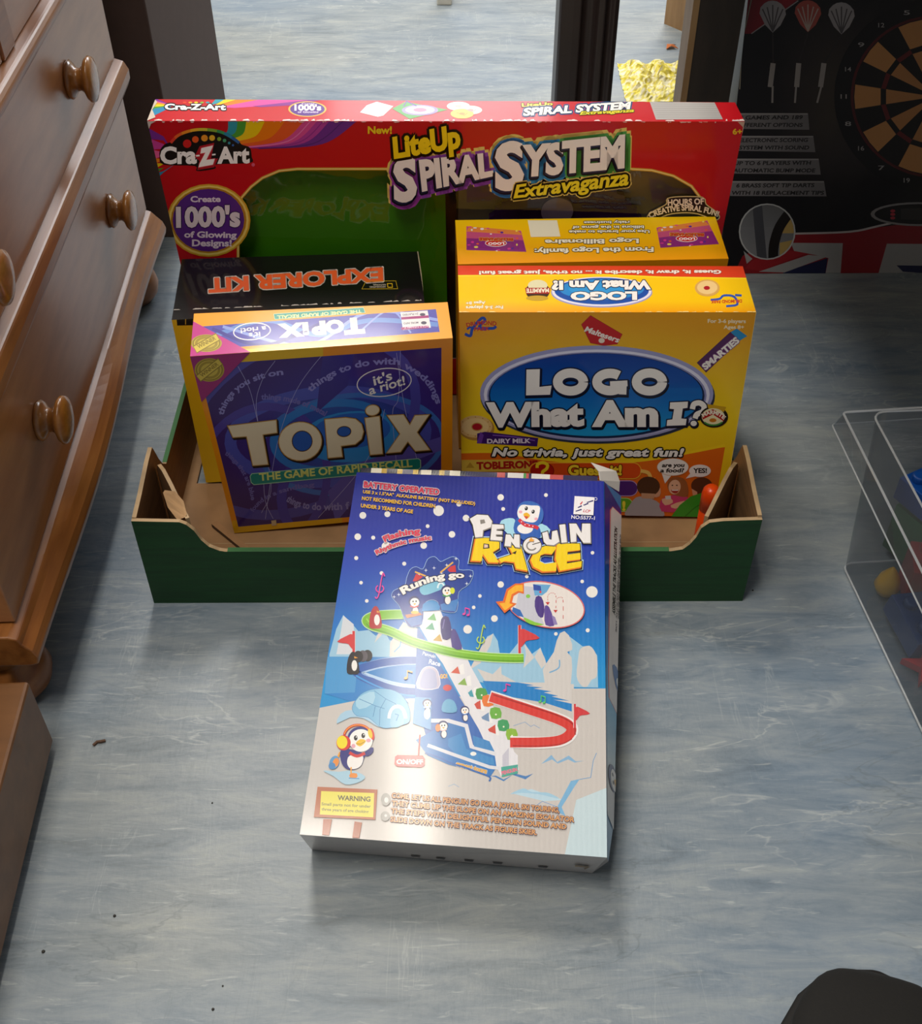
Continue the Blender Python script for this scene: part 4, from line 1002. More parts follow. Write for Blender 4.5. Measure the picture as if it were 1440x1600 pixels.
st.text('Guess it, draw it, describe it ... no trivia, just great fun!', (1226, 266), (140, 270), 15, 'f8e8dc', .045, out=[(1.6, '9c2410')])
st.ell(690, 366, 228, 68, '9898c8', n=40); st.ell(690, 362, 224, 66, 'e4e0f0', n=40); st.ell(690, 360, 212, 60, '1450a8', n=40); st.ell(690, 352, 190, 46, '2888d0', n=40); st.ell(690, 350, 150, 30, '2f96d8', n=30)
st.text('LOGO', (843, 364), (556, 366), 33, 'f6f0ec', .06, out=[(3, '102858')]); st.text('What Am I?', (905, 314), (470, 316), 36, 'f6f0ec', .055, out=[(4, '102858')])
for pts in ([(1180, 400), (1220, 395), (1240, 380), (1285, 385), (1300, 420), (1250, 428)], [(1290, 378), (1320, 380)]): st.line(pts, 10, '3458b0', sm=4)
st.text('DRUMOND PARK', (1320, 398), (1182, 402), 13, 'c83c20', .04)
st.text('For 3-6 players', (246, 426), (80, 428), 13, 'f8ecd0', .04, out=[(1, 'b07810')]); st.text('Ages 8+', (166, 406), (80, 408), 12, 'f8ecd0', .04, out=[(1, 'b07810')])
st.ell(402, 360, 54, 42, '3c2418'); st.ell(402, 335, 44, 26, 'e0d8b0'); st.poly([(345, 345), (460, 345), (455, 372), (350, 372)], 'a82018'); st.text('MARMITE', (452, 348), (352, 350), 17, 'f4e8d0', .04); st.ell(400, 392, 50, 12, 'c8a030')
st.ell(1165, 346, 56, 38, 'd8a858'); st.ell(1165, 344, 46, 30, 'ecc888'); st.ell(1163, 346, 14, 9, 'b02028')
for i in range(30):
    x = 45 + r.random() * 1330; w = r.uniform(8, 36); st.poly([(x, 455), (x + w, 455), (x + w * .7, 455 - r.uniform(1, 4)), (x + w * .2, 455 - r.uniform(1, 4))], 'f8dc90')
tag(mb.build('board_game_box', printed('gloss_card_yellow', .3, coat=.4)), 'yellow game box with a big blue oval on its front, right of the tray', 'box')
# ================================================================== penguin race
D = V((.0008, .0152, -.0563))
fq = [V((-0.0993,0.8199,0.1476)), V((0.1350,0.8064,0.1473)), V((0.1142,0.4671,0.0553)), V((-0.1300,0.4872,0.0573))]
flat(fq)
PP = [(557, 738), (943, 752), (948, 1340), (468, 1304)]
pbox = thing('toy_box', 'glossy blue and white penguin toy carton leaning on the front of the tray', 'box', (-.008, .5, .0))
bq = [fq[0] + D, fq[1] + D + V((.004, 0, .001)), V((.1081, .4835, .0012)), V((-.1273, .5060, .0012))]
mb = MB()
# right side bulges out along a crease
ridge = [V((.1553, .8178, .1174)), V((.1434, .6705, .0775)), V((.1378, .6115, .0614)), V((.1252, .5086, .0334)), V((.1190, .4800, .0262))]
def along(a, b, k): return a + (b - a) * k
ridge[1] = along(ridge[0], ridge[3], .476); ridge[2] = along(ridge[0], ridge[3], .667)
ks = [0, .43, .60, .90, 1]
ks = [.9 * i / 15 for i in range(16)] + [1]; ridge = [along(ridge[0], ridge[3], i / 15) for i in range(16)] + [ridge[4]]
fe = [along(fq[1], fq[2], k) for k in ks]; be = [along(bq[1], bq[2], k) for k in ks]
mb.add(fq, [(3, 2, 1, 0)], 'd8d4d2')
for i in range(16):
    mb.add([fe[i], fe[i + 1], ridge[i + 1], ridge[i]], [(0, 1, 2, 3)], '8cb0d0' if i > 8 else '2880c8')
    mb.add([ridge[i], ridge[i + 1], be[i + 1], be[i]], [(0, 1, 2, 3)], 'b8b4b0')
mb.add([fq[3], fq[2], bq[2], bq[3]], [(3, 2, 1, 0)], 'bcb6b4'); mb.add([fq[2], ridge[16], bq[2]], [(0, 2, 1)], 'bcb6b4')
mb.add([fq[0], fq[1], bq[1], bq[0]], [(0, 1, 2, 3)], '1c2478'); mb.add([fq[1], ridge[0], bq[1]], [(0, 1, 2)], '1c2478')
mb.add([fq[0], fq[3], bq[3], bq[0]], [(0, 3, 2, 1)][::-1], '3878c0'); mb.add(bq, [(0, 1, 2, 3)], 'b0aca8')
sh = Sheet(mb, fq, PP)
SKY = [(738, '1e2890'), (830, '2030a0'), (880, '2344b0'), (940, '2360bc'), (1000, '1c80cc'), (1060, '1e94d6'), (1110, '1c90d0')]
sh.grid(460, 730, 955, 1350, 1, 24, lambda x, y: ramp(SKY, y))
SN = 'd2cdca'; LB = '9cc6e0'; LB2 = '78acd4'
# snow dots
for x, y, rr in ((280, 512, 32), (510, 500, 28), (990, 468, 50), (232, 712, 31), (377, 721, 19), (887, 613, 18), (1115, 690, 31), (1247, 537, 31), (850, 795, 31), (218, 912, 19), (668, 965, 19), (455, 1053, 18), (263, 1143, 17), (317, 1314, 17), (1180, 405, 24), (500, 805, 45)):
    sh.z(520, 720, 6); sh.ell(x, y, rr, rr, 'ece8e4', n=18)
for x, y, rr in ((277, 305, 27), (654, 286, 16), (298, 402, 16), (1042, 767, 15), (956, 1006, 15), (1037, 1093, 48), (277, 1031, 27), (104, 1127, 15), (52, 1222, 15), (225, 1315, 28), (495, 965, 15), (1002, 1413, 17), (737, 1443, 15), (2, 1405, 36)):
    sh.z(730, 720, 5.333); sh.ell(x, y, rr, rr, 'ece8e4', n=18)
# mountains
sh.z(740, 880, 5.76)
sh.poly([(-40, 960), (60, 800), (120, 660), (175, 635), (215, 700), (240, 850), (300, 840), (420, 690), (520, 820), (600, 760), (650, 900), (700, 1100), (400, 1120), (-20, 1060)], LB)
sh.poly([(-40, 960), (100, 690), (175, 632), (150, 740), (100, 830), (60, 900)], SN); sh.poly([(455, 720), (545, 850), (445, 945), (470, 820)], SN); sh.poly([(545, 840), (595, 762), (640, 860), (652, 905), (610, 950), (560, 870)], SN)
sh.poly([(30, 950), (170, 1000), (245, 925), (250, 1000), (380, 1070), (100, 1060)], SN)
sh.poly([(860, 660), (980, 750), (1040, 742), (1110, 830), (1118, 1120), (860, 1115)], LB)
sh.poly([(650, 905), (720, 800), (745, 700), (775, 630), (815, 612), (855, 650), (885, 730), (885, 780), (840, 800), (880, 850), (885, 950), (870, 1115), (850, 1240), (700, 1200), (640, 1090), (620, 960)], SN)
sh.line([(770, 870), (770, 930), (740, 960), (680, 985)], 12, LB2, sm=4)
sh.poly([(940, 850), (960, 770), (1040, 745), (1090, 800), (1112, 880), (1105, 1020), (1060, 1050), (1020, 1110), (970, 1105), (925, 1020)], SN, 3)
sh.z(500, 860, 5.538)
sh.poly([(80, 900), (140, 680), (200, 560), (280, 640), (330, 700), (420, 690), (480, 740), (560, 700), (600, 780), (650, 780), (720, 640), (860, 690), (880, 925), (80, 925)], LB)
sh.poly([(180, 700), (200, 565), (290, 640), (300, 900), (140, 900)], 'd4d8e0'); sh.poly([(605, 800), (720, 620), (850, 680), (840, 920), (600, 920)], SN); sh.line([(640, 880), (690, 830), (700, 780)], 10, LB2)
sh.poly([(470, 800), (500, 720), (560, 700)], SN)
# water and ice
sh.poly([(60, 920), (870, 925), (1000, 1300), (300, 1320), (40, 1240)], '2f84cc'); sh.poly([(60, 920), (330, 920), (300, 1230), (40, 1240)], '4c9ad4')
sh.z(740, 880, 5.76)
sh.poly([(80, 1060), (400, 1075), (860, 1100), (890, 1340), (500, 1320), (140, 1180)], '1c80c8')
sh.poly([(400, 1075), (640, 1075), (900, 1090), (900, 1270), (720, 1230), (860, 1240), (700, 1200), (760, 1195), (630, 1165), (700, 1155), (540, 1130), (620, 1120), (470, 1105), (540, 1098)], SN)
# snow ground
sh.z(0, 0, 1)
GR = [(455, 1118), (500, 1106), (560, 1094), (700, 1090), (762, 1085), (790, 1088), (850, 1098), (893, 1112), (893, 1076), (950, 1076), (955, 1350), (460, 1310)]
sh.poly(GR, 'ccc6c2')
sh.poly([(900, 1250), (950, 1230), (955, 1345), (880, 1345)], 'c8dce4'); sh.poly([(800, 1240), (830, 1233), (880, 1250), (850, 1252)], 'bcd8e8')
sh.z(700, 1080, 4.9655)
sh.poly([(720, 566), (800, 495), (845, 550), (935, 500), (990, 545), (1055, 540), (980, 555), (930, 530), (850, 562), (805, 530)], '88b4d8'); sh.line([(505, 270), (595, 240), (640, 275), (665, 262), (710, 288)], 5, '90a8c8')
sh.poly([(320, 660), (360, 665), (430, 700), (500, 650), (600, 685), (660, 640), (600, 660), (520, 640), (430, 685), (370, 655)], '4c80bc')
sh.line([(1150, 480), (1125, 540), (1105, 670), (1020, 685), (950, 700)], 5, '6ca0d0'); sh.poly([(950, 700), (1020, 682), (980, 740), (880, 900), (910, 970), (850, 940), (850, 890)], '7cb4dc'); sh.poly([(480, 800), (580, 755), (640, 780), (700, 785), (780, 790), (860, 835), (700, 800), (560, 790)], 'a4cce4', 3)
sh.line([(680, 890), (730, 855), (850, 900)], 4, '6c9cd0'); sh.line([(0, 740), (45, 722), (85, 745)], 4, '90b0d0')
# stair tower and tracks
sh.z(500, 860, 5.538)
BL = '2a5cb0'
sh.line([(870, 950), (700, 955), (480, 990), (320, 1055), (480, 1130), (700, 1190), (1010, 1215)], 80, 'b8d4f0', sm=6)
sh.line([(880, 955), (700, 955), (480, 985), (310, 1052), (480, 1150), (700, 1215), (1000, 1235)], 66, BL, sm=6)
sh.line([(880, 985), (700, 990), (520, 1020), (360, 1060), (500, 1115), (700, 1165), (900, 1190)], 5, 'a8c8f0', sm=6); sh.line([(310, 1085), (500, 1180), (720, 1250), (980, 1262)], 14, '3c9ce0', sm=6)
tower = [(880, 560), (880, 520), (1040, 520), (1060, 570), (1150, 700), (1250, 880), (1300, 1000), (1460, 1290), (1640, 1600), (1720, 1900), (1560, 1900), (1480, 1750), (1060, 980), (1000, 900), (860, 660)]
sh.z(500, 860, 5.538); sh.poly(tower, 'e4e2e8')
sh.poly([(840, 660), (1560, 1860), (1100, 1800), (960, 1780), (820, 1240)], '3468b8')
sh.poly([(840, 1190), (870, 1060), (920, 1010), (990, 1020), (1025, 1080), (1020, 1190)], 'b8b0c8', 3, out=(10, 'e8e4ec')); sh.poly([(870, 1185), (885, 1070), (930, 1025), (985, 1040), (1005, 1090), (1000, 1190)], '9ca0c8', 3)
sh.text('Penguin', (885, 905), (995, 935), 30, 'dce8f4', .02, up=(.2, -1)); sh.text('Race', (940, 980), (1035, 1005), 40, 'dce8f4', .03, up=(.2, -1)); sh.text('GO!', (1040, 1110), (1100, 1105), 34, 'f0b828', .05); sh.ell(1100, 1190, 38, 28, 'd02c30', n=14)
# treads with coloured lamps
lights = [(975, 580, '60b060'), (960, 660, '3c9c78'), (1025, 760, 'c8a040'), (1180, 1040, 'd85840'), (1240, 1140, '88b048'), (1300, 1240, '3c9cb0'), (1350, 1345, 'd04838')]
for x, y, c in lights: sh.poly([(x - 50, y + 20), (x + 10, y - 35), (x + 30, y + 30)], c); sh.poly([(x + 25, y - 45), (x + 60, y - 60), (x + 70, y + 30), (x + 35, y + 40)], 'f0eeee')
sh.z(700, 1080, 4.9655)
for x, y, c in ((225, 110, 'd04838'), (290, 205, '7090b8'), (340, 300, 'd04838')): sh.poly([(x - 45, y + 5), (x + 25, y - 40), (x + 35, y + 35)], c); sh.poly([(x + 25, y - 30), (x + 45, y - 45), (x + 55, y + 45), (x + 30, y + 45)], 'f0eeee')
for x, y, c in ((255, 20, '4c9c48'), (305, 75, 'e87830'), (365, 170, '6cb040'), (425, 265, '3c9c60'), (490, 335, '8cb838')): sh.poly([(x - 38, y - 35), (x + 35, y - 38), (x + 45, y + 35), (x - 30, y + 42)], c, 2); sh.ell(x + 5, y + 12, 7, 7, 'f4f4d8', n=8)
sh.poly([(95, -10), (140, -10), (420, 500), (470, 430), (540, 500), (540, 600), (410, 665), (400, 640), (360, 560)], 'e6e4ea'); sh.poly([(420, 500), (470, 440), (470, 620), (420, 640)], 'c8c6d4')
sh.poly([(410, 590), (540, 570), (540, 640), (415, 668)], '48a898'); sh.text('PENGUIN', (418, 650), (535, 620), 26, 'e87090', .05)
# base scene panel
sh.poly([(-250, 380), (-160, 330), (0, 250), (130, 270), (170, 430), (360, 490), (375, 590), (330, 660), (200, 620), (0, 570), (-160, 500)], '2e78c0')
sh.line([(-230, 230), (0, 230), (140, 270), (180, 430), (370, 490)], 30, 'e0e0e8', sm=0); sh.poly([(0, 370), (100, 330), (140, 450), (350, 520), (360, 575), (90, 520), (0, 430)], '3c8ccc'); sh.poly([(190, 345), (320, 390), (360, 470), (200, 430)], '3c88c8')
sh.ell(195, 487, 24, 16, 'f0f0ec', n=14); sh.line([(-160, 420), (60, 500), (320, 590), (400, 600)], 26, 'dedee6')
sh.text('expert tours', (60, 578), (295, 640), 34, 'e8b050', .05, up=(.2, -1), out=[(4, 'e8e8f0')]); sh.line([(-180, 480), (-60, 520), (20, 560), (120, 590), (200, 620), (320, 665), (318, 700)], 14, '2c68b4', sm=4)
# red lower track
sh.line([(320, 40), (600, 130), (850, 215), (950, 270), (955, 330), (880, 385), (720, 402), (480, 395)], 92, 'ece8e8', sm=8); sh.line([(325, 45), (600, 135), (850, 220), (945, 275), (945, 330), (870, 380), (720, 398), (480, 400)], 76, 'd83830', sm=8); sh.line([(350, 30), (610, 112), (860, 195), (970, 262), (985, 340)], 10, 'a82420', sm=8); sh.line([(500, 425), (720, 428), (880, 410), (960, 370)], 10, 'b42c28', sm=8)
def flag(x, y, k, d, w=22): sh.line([(x, y), (x, y + 300 * k)], w * k + 10, 'f0d8d8'); sh.line([(x, y), (x, y + 300 * k)], w * k + 2, 'd03038'); sh.poly([(x, y + 40 * k), (x + d * 90 * k, y + 60 * k), (x + d * 190 * k, y + 120 * k), (x + d * 120 * k, y + 140 * k), (x + d * 60 * k, y + 150 * k), (x, y + 220 * k)], 'd43c40', 2)
flag(982, 100, .62, 1)
sh.z(740, 880, 5.76); flag(412, 560, .95, 1)
# green upper track
sh.z(500, 860, 5.538)
G = [(720, 555), (560, 560), (450, 575), (400, 610), (450, 655), (600, 700), (800, 790), (1000, 850), (1200, 895), (1440, 925), (1650, 935), (1760, 935)]
sh.line(G, 84, 'c8e8b0', sm=6); sh.line(G, 70, '7cbc20', sm=6); sh.line([(a, b - 18) for a, b in G[3:]], 12, 'a0d850', sm=6); sh.line([(a, b + 24) for a, b in G[3:]], 10, '5c9c18', sm=6)
def pengy(x, y, k, body, belly='f0ece8'):
    sh.poly([(x - 55 * k, y + 90 * k), (x - 50 * k, y - 20 * k), (x - 20 * k, y - 90 * k), (x + 15 * k, y - 95 * k), (x + 45 * k, y - 20 * k), (x + 55 * k, y + 90 * k), (x, y + 105 * k)], body, 3); sh.ell(x + 12 * k, y + 25 * k, 26 * k, 50 * k, belly, n=14); sh.poly([(x + 10 * k, y - 60 * k), (x + 45 * k, y - 45 * k), (x + 12 * k, y - 40 * k)], 'e8a030')
pengy(480, 580, .95, 'b42028'); 
sh.z(500, 860, 5.538); flag(290, 700, .75, -1, 26)
for dx in (120, 80, 40): sh.ell(290 + dx, 900 - dx * .1 + 25, 42, 50, '241c20' if dx != 80 else '585058')
pengy(285, 975, .95, '201c24'); 
# sign board above the stairs
sg = [(620, 400), (640, 350), (730, 310), (750, 240), (780, 170), (830, 145), (890, 165), (930, 80), (990, 58), (1040, 100), (1090, 80), (1150, 58), (1200, 90), (1200, 170), (1320, 180), (1290, 290), (1200, 360), (1190, 480), (1160, 540), (1040, 520), (1020, 450), (960, 430), (900, 470), (880, 640), (780, 665), (730, 600), (690, 490), (650, 440)]
sh.line(sg, 6, 'b8dcf4', closed=True, sm=3); sh.poly(sg, '1c3c98', 3); sh.poly([(720, 580), (880, 500), (880, 640), (790, 660)], '2c68b8'); sh.poly([(1040, 470), (1200, 420), (1170, 530), (1050, 520)], '3c80c8')
for x, y in ((985, 155), (1175, 75), (1300, 225), (1268, 290), (680, 385), (640, 405), (915, 175), (1095, 130), (1050, 200), (860, 210)): sh.poly([(x - 18, y), (x - 3, y - 3), (x, y - 18), (x + 3, y - 3), (x + 18, y), (x + 3, y + 3), (x, y + 18), (x - 3, y + 3)], 'e8f0f8')
sh.line([(820, 188), (930, 232)], 14, 'e8b050'); sh.poly([(800, 270), (830, 205), (890, 230), (840, 270)], 'd03038'); sh.line([(1150, 105), (1040, 195)], 14, 'e8b050'); sh.poly([(1130, 140), (1170, 130), (1175, 190), (1120, 190), (1100, 170)], 'd03038')
sh.poly([(860, 350), (880, 305), (960, 280), (1060, 270), (1080, 320), (1000, 360), (900, 390)], '7cc0dc', 3); sh.arc(1045, 330, 28, 45, 180, 360, 14, 'e0f0f8', 10)
sh.text('Runing go', (722, 382), (1240, 240), 62, 'f4f0ec', .045, mid=(980, 225), out=[(7, '28244c')], h1=48)
def skier(x, y, k, muff='d8d820', scarf='d03038'):
    sh.ell(x + 5 * k, y + 85 * k, 36 * k, 45 * k, '28306c', n=14); sh.ell(x + 10 * k, y + 88 * k, 26 * k, 38 * k, 'f0ece8', n=14); sh.ell(x, y, 52 * k, 50 * k, '28306c', n=18); sh.ell(x + 3 * k, y + 8 * k, 42 * k, 40 * k, 'f4f0ec', n=18); sh.ell(x - 12 * k, y, 7 * k, 9 * k, '141414', n=8); sh.ell(x + 16 * k, y - 2 * k, 7 * k, 9 * k, '141414', n=8)
    sh.poly([(x - 12 * k, y + 18 * k), (x + 18 * k, y + 16 * k), (x + 4 * k, y + 34 * k)], 'f0a828'); sh.line([(x - 38 * k, y + 42 * k), (x, y + 54 * k), (x + 38 * k, y + 40 * k)], 12 * k, scarf)
    if muff: sh.ell(x + 52 * k, y + 2 * k, 22 * k, 30 * k, muff, n=12)
skier(815, 445, .95, None); sh.poly([(735, 560), (880, 540), (885, 560), (750, 590)], 'c06c30'); sh.ell(820, 540, 34, 14, 'e8b840'); skier(1095, 350, .95, 'd8e020', '3c9c3c')
sh.poly([(880, 560), (890, 470), (960, 435), (1020, 460), (1030, 520), (880, 530)], '2c8cd0', 2)
sh.poly([(1040, 640), (1060, 580), (1110, 580), (1135, 680), (1130, 760), (1060, 770)], '382c78', 2); sh.poly([(1135, 700), (1170, 690), (1210, 780), (1225, 860), (1140, 840)], '4c3c8c', 2); sh.line([(1075, 600), (1060, 680)], 8, '7468b0')
# base figures
sh.z(500, 860, 5.538); sh.poly([(820, 1270), (960, 1280), (960, 1560), (800, 1500)], '5c98d0'); skier(925, 1325, .75, None, 'f0f0f0'); sh.ell(925, 1420, 28, 46, 'f0ece8'); skier(1250, 1385, .75, None, '3468b8'); sh.poly([(1060, 1330), (1100, 1290), (1160, 1310), (1180, 1400), (1060, 1400)], '60a8d0', 3)
sh.z(460, 1080, 5.538); skier(1285, 300, .85, None, 'e8c8c8'); sh.ell(1240, 320, 22, 34, 'e88030'); sh.line([(1085, 380), (1072, 560)], 12, 'b82c30')
sh.poly([(870, 570), (890, 555), (1110, 560), (1130, 590), (1125, 645), (1100, 662), (890, 655), (865, 635)], 'd8484c', 0); sh.text('ON/OFF', (885, 632), (1110, 634), 38, 'f4e8e4', .045)
# igloo
ig = [(500, 150), (540, 70), (600, 15), (700, -15), (830, -10), (930, 40), (980, 120), (1000, 200), (990, 270), (930, 295), (820, 320), (740, 310), (640, 230), (540, 215)]
sh.poly([(365, 285), (400, 200), (500, 165), (640, 225), (740, 310), (700, 300), (600, 240), (480, 230)], 'a8cce4', 2)
sh.poly(ig, '7cb8dc', 3, out=(6, '2c78b8')); sh.poly([(530, 90), (600, 30), (690, 10), (680, 110), (560, 160)], 'a4d0e8', 2)
for pts in ([(560, 70), (700, 130), (780, 155)], [(690, 0), (790, 70), (870, 110)], [(700, 130), (680, 225)], [(790, 70), (740, 160), (735, 300)], [(870, 110), (960, 200)], [(930, 40), (985, 110)]): sh.line(pts, 5, '3c80b8')
sh.arc(890, 240, 65, 100, 180, 360, 42, 'dce8f0', 14); sh.poly([(830, 240), (850, 170), (890, 150), (930, 175), (945, 290), (840, 320)], '8cc0dc', 2); sh.line([(870, 200), (900, 210), (880, 260)], 8, '5c98c8')
# skating penguin
sh.poly([(250, 690), (380, 700), (500, 690), (610, 740), (560, 790), (440, 810), (340, 740)], 'a8cce0', 3)
sh.line([(395, 530), (370, 590)], 16, 'e8a030'); sh.ell(345, 620, 42, 60, '5c98c8', rot=20); sh.ell(358, 620, 26, 40, 'e89040', rot=20); sh.ell(325, 650, 30, 30, '4c88c0')
sh.poly([(395, 530), (450, 500), (600, 540), (600, 590), (575, 650), (520, 680), (460, 680), (410, 630)], '2c2c7c', 3); sh.poly([(480, 560), (590, 560), (580, 640), (530, 675), (480, 670), (455, 620)], 'f0ecea', 3); sh.poly([(610, 530), (650, 495), (682, 492), (680, 530), (640, 565), (600, 560)], '2c2c7c', 2)
sh.line([(490, 660), (490, 720), (540, 720)], 12, 'e8a030'); sh.ell(510, 735, 36, 24, 'e89040'); sh.line([(470, 755), (560, 760)], 8, '5c98c8')
sh.ell(570, 415, 112, 105, '2c2c7c'); sh.ell(575, 430, 102, 98, 'f6f2f0'); sh.arc(550, 400, 122, 105, 190, 345, 20, 'd83024', 18); sh.arc(550, 400, 122, 105, 195, 340, 7, 'f0a828', 18)
sh.ell(425, 450, 62, 66, 'd83024'); sh.ell(412, 445, 46, 56, 'f0dc20'); sh.ell(670, 375, 20, 52, 'd83024', rot=-12); sh.ell(655, 370, 18, 42, 'f0c820', rot=-12)
for x, y in ((530, 408), (595, 388)): sh.ell(x, y, 16, 22, '1c1414'); sh.ell(x + 5, y - 8, 5, 6, 'f4f4f4', n=8)
sh.ell(510, 478, 18, 18, 'e8a8b8'); sh.ell(640, 430, 20, 16, 'e8a8b8'); sh.poly([(530, 455), (570, 418), (618, 430), (600, 460), (565, 482)], 'f0c028', 2); sh.line([(535, 458), (570, 462), (612, 438)], 4, '8c6410'); sh.line([(475, 535), (540, 565), (610, 540)], 26, 'd03030', sm=4)
# warning board and blurb
sh.poly([(250, 1110), (325, 1110), (300, 1250), (240, 1245)], 'a85c3c'); sh.poly([(520, 1130), (585, 1140), (560, 1275), (500, 1270)], 'a85c3c')
sh.poly([(200, 830), (718, 855), (700, 1115), (168, 1092)], 'b87050'); sh.poly([(232, 868), (690, 885), (682, 1095), (220, 1070)], 'e8dc60'); sh.text('WARNING', (375, 945), (655, 958), 40, '6c6450', .03); sh.text('Small parts not for under', (235, 990), (660, 1012), 24, '8c8460', .02); sh.text('three years of age choking', (235, 1035), (640, 1058), 24, '8c8460', .02)
sh.ell(790, 940, 42, 55, 'a8a4a0'); sh.ell(795, 945, 18, 24, 'dedad8'); sh.ell(785, 1085, 40, 42, 'a8a4a0'); sh.ell(790, 1080, 12, 12, 'dedad8')
sh.z(0, 0, 1)
for t, a, b, h in (('COME, LET US ALL PENGUIN GO FOR A JOYFUL SKI TOURING,', (612, 1247), (873, 1270), 7.4), ('THEY CLIMB UP THE SLOPE ON AN AMAZING ESCALATOR', (612, 1259), (896, 1285), 7.4), ('THE STEPS WITH DELIGHTFUL PENGUIN SOUND AND', (611, 1271), (884, 1296), 7.4), ('SLIDE DOWN ON THE TRACK AS FIGURE SKIER.', (610, 1284), (838, 1305), 7.4)):
    sh.text(t, a, b, h, 'e0a468', .03, out=[(.7, '8c6c80')])
# lettering top left
sh.z(520, 720, 6)
sh.text('BATTERY OPERATED', (290, 252), (990, 325), 52, 'e02c50', .03, out=[(8, 'f8e8f0')])
for t, a, b, h in (('USE 3 x 1.5"AA"  ALKALINE BATTERY (NOT INCLUDED)', (282, 308), (1330, 420), 28), ('NOT RECOMMEND FOR CHILDREN', (272, 372), (955, 445), 32), ('UNDER 3 YEARS OF AGE', (262, 440), (748, 498), 32)): sh.text(t, a, b, h, 'f4bc30', .035)
sh.text('Flashing', (490, 765), (815, 690), 52, 'e03450', .03, mid=(620, 700), out=[(8, 'f8e4ec')]); sh.text('Rhythmic music', (415, 885), (920, 745), 40, 'e03450', .03, mid=(620, 770), out=[(8, 'f8e4ec')])
def clef(x, y, k, c):
    sh.line([(x + 45 * k, y - 110 * k), (x + 30 * k, y - 140 * k), (x + 10 * k, y - 60 * k), (x - 10 * k, y + 60 * k), (x - 30 * k, y + 95 * k), (x - 45 * k, y + 80 * k)], 11 * k, c, sm=4); sh.arc(x, y + 5 * k, 36 * k, 34 * k, -60, 240, 11 * k, c, 14)
clef(440, 1200, 1, 'e048a0'); sh.z(740, 880, 5.76); clef(62, 690, .9, 'b8d850')
def note(x, y, k, c, two=0):
    sh.line([(x, y), (x, y - 60 * k)], 8 * k, c); sh.ell(x - 12 * k, y, 16 * k, 11 * k, c, rot=-20, n=12); sh.line([(x, y - 58 * k), (x + 40 * k, y - 45 * k)], 12 * k, c)
    if two: sh.line([(x + 40 * k, y + 10), (x + 40 * k, y - 50 * k)], 8 * k, c); sh.ell(x + 28 * k, y + 10 * k, 16 * k, 11 * k, c, rot=-20, n=12)
note(290, 1150, 1, 'e040a0'); note(605, 1250, .9, '58c468', 1); sh.z(500, 860, 5.538); note(1255, 555, .9, 'e040a0', 1); note(755, 1110, 1.1, 'f0a040')
# title
sh.z(730, 720, 5.333)
sh.poly([(270, 530), (310, 490), (380, 485), (400, 520), (400, 640), (340, 620)], 'a8dcf0', 2); sh.poly([(560, 560), (620, 530), (690, 580), (650, 640), (560, 640)], 'a8dcf0', 2); sh.poly([(390, 600), (400, 500), (440, 480), (580, 540), (610, 640), (500, 680)], '2c60b8', 3); sh.ell(480, 570, 66, 44, 'f4f0f0')
sh.poly([(415, 430), (425, 380), (470, 345), (540, 345), (600, 375), (632, 430), (625, 500), (590, 545), (550, 540), (430, 490)], '3468bc', 3); sh.poly([(415, 440), (430, 395), (460, 372), (530, 378), (600, 385), (598, 450), (580, 500), (545, 520), (480, 510), (430, 485)], 'f6f2f2', 3)
for x, y in ((490, 403), (547, 430)): sh.ell(x, y, 13, 17, '1c1c1c', rot=15); sh.ell(x - 3, y - 5, 4, 5, 'f4f4f4', n=8)
sh.ell(442, 432, 15, 12, 'f0b0c0'); sh.ell(572, 490, 15, 12, 'f0b0c0'); sh.poly([(465, 450), (495, 437), (522, 462), (500, 488), (478, 480)], 'f0b828', 2); sh.poly([(470, 465), (510, 470), (490, 495)], 'd84c30'); sh.line([(430, 495), (480, 540), (560, 555), (590, 570)], 28, 'd82c3c', sm=4)
for x, y in ((450, 515), (480, 538), (515, 545), (545, 552)): sh.ell(x, y, 5, 5, 'f4f0f0', n=8)
RC = [('R', (22, 855), (250, 868), 200), ('A', (262, 872), (500, 935), 175), ('C', (500, 925), (735, 925), 190), ('E', (745, 925), (935, 905), 205)]
RA = [[(60, 650), (200, 655), (262, 690), (262, 740), (205, 775), (260, 865), (170, 862), (120, 790), (110, 852), (22, 848)], [(330, 712), (440, 720), (500, 935), (400, 915), (385, 860), (300, 850), (270, 865), (250, 830), (370, 790)], [(735, 740), (700, 790), (640, 785), (600, 800), (590, 850), (640, 875), (740, 860), (735, 935), (620, 940), (540, 900), (515, 840), (560, 750), (640, 720), (730, 725)], [(735, 700), (930, 700), (935, 755), (825, 768), (825, 795), (935, 780), (938, 835), (820, 850), (820, 872), (948, 850), (945, 900), (760, 935), (722, 830)]]
for w, c, dx, dy in ((34, 'b8dcf8', 0, 0), (24, '301c14', 0, 3), (0, 'e87818', 0, 0)):
    for S in RA:
        if w: sh.line([(a + dx, b + dy) for a, b in S], w, c, closed=True)
        sh.poly([(a + dx, b + dy) for a, b in S], c)
for S in RA:
    cx, cy = sum(p[0] for p in S) / len(S), sum(p[1] for p in S) / len(S); sh.poly([(a + (cx - a) * .035 + 7, b + (cy - b) * .035 - 8) for a, b in S], 'f8d410')
sh.poly([(135, 695), (180, 700), (185, 735), (130, 740)], '301c14'); sh.poly([(140, 702), (170, 705), (172, 728), (138, 732)], 'e8c8b0'); sh.poly([(370, 775), (410, 755), (400, 785)], '301c14')
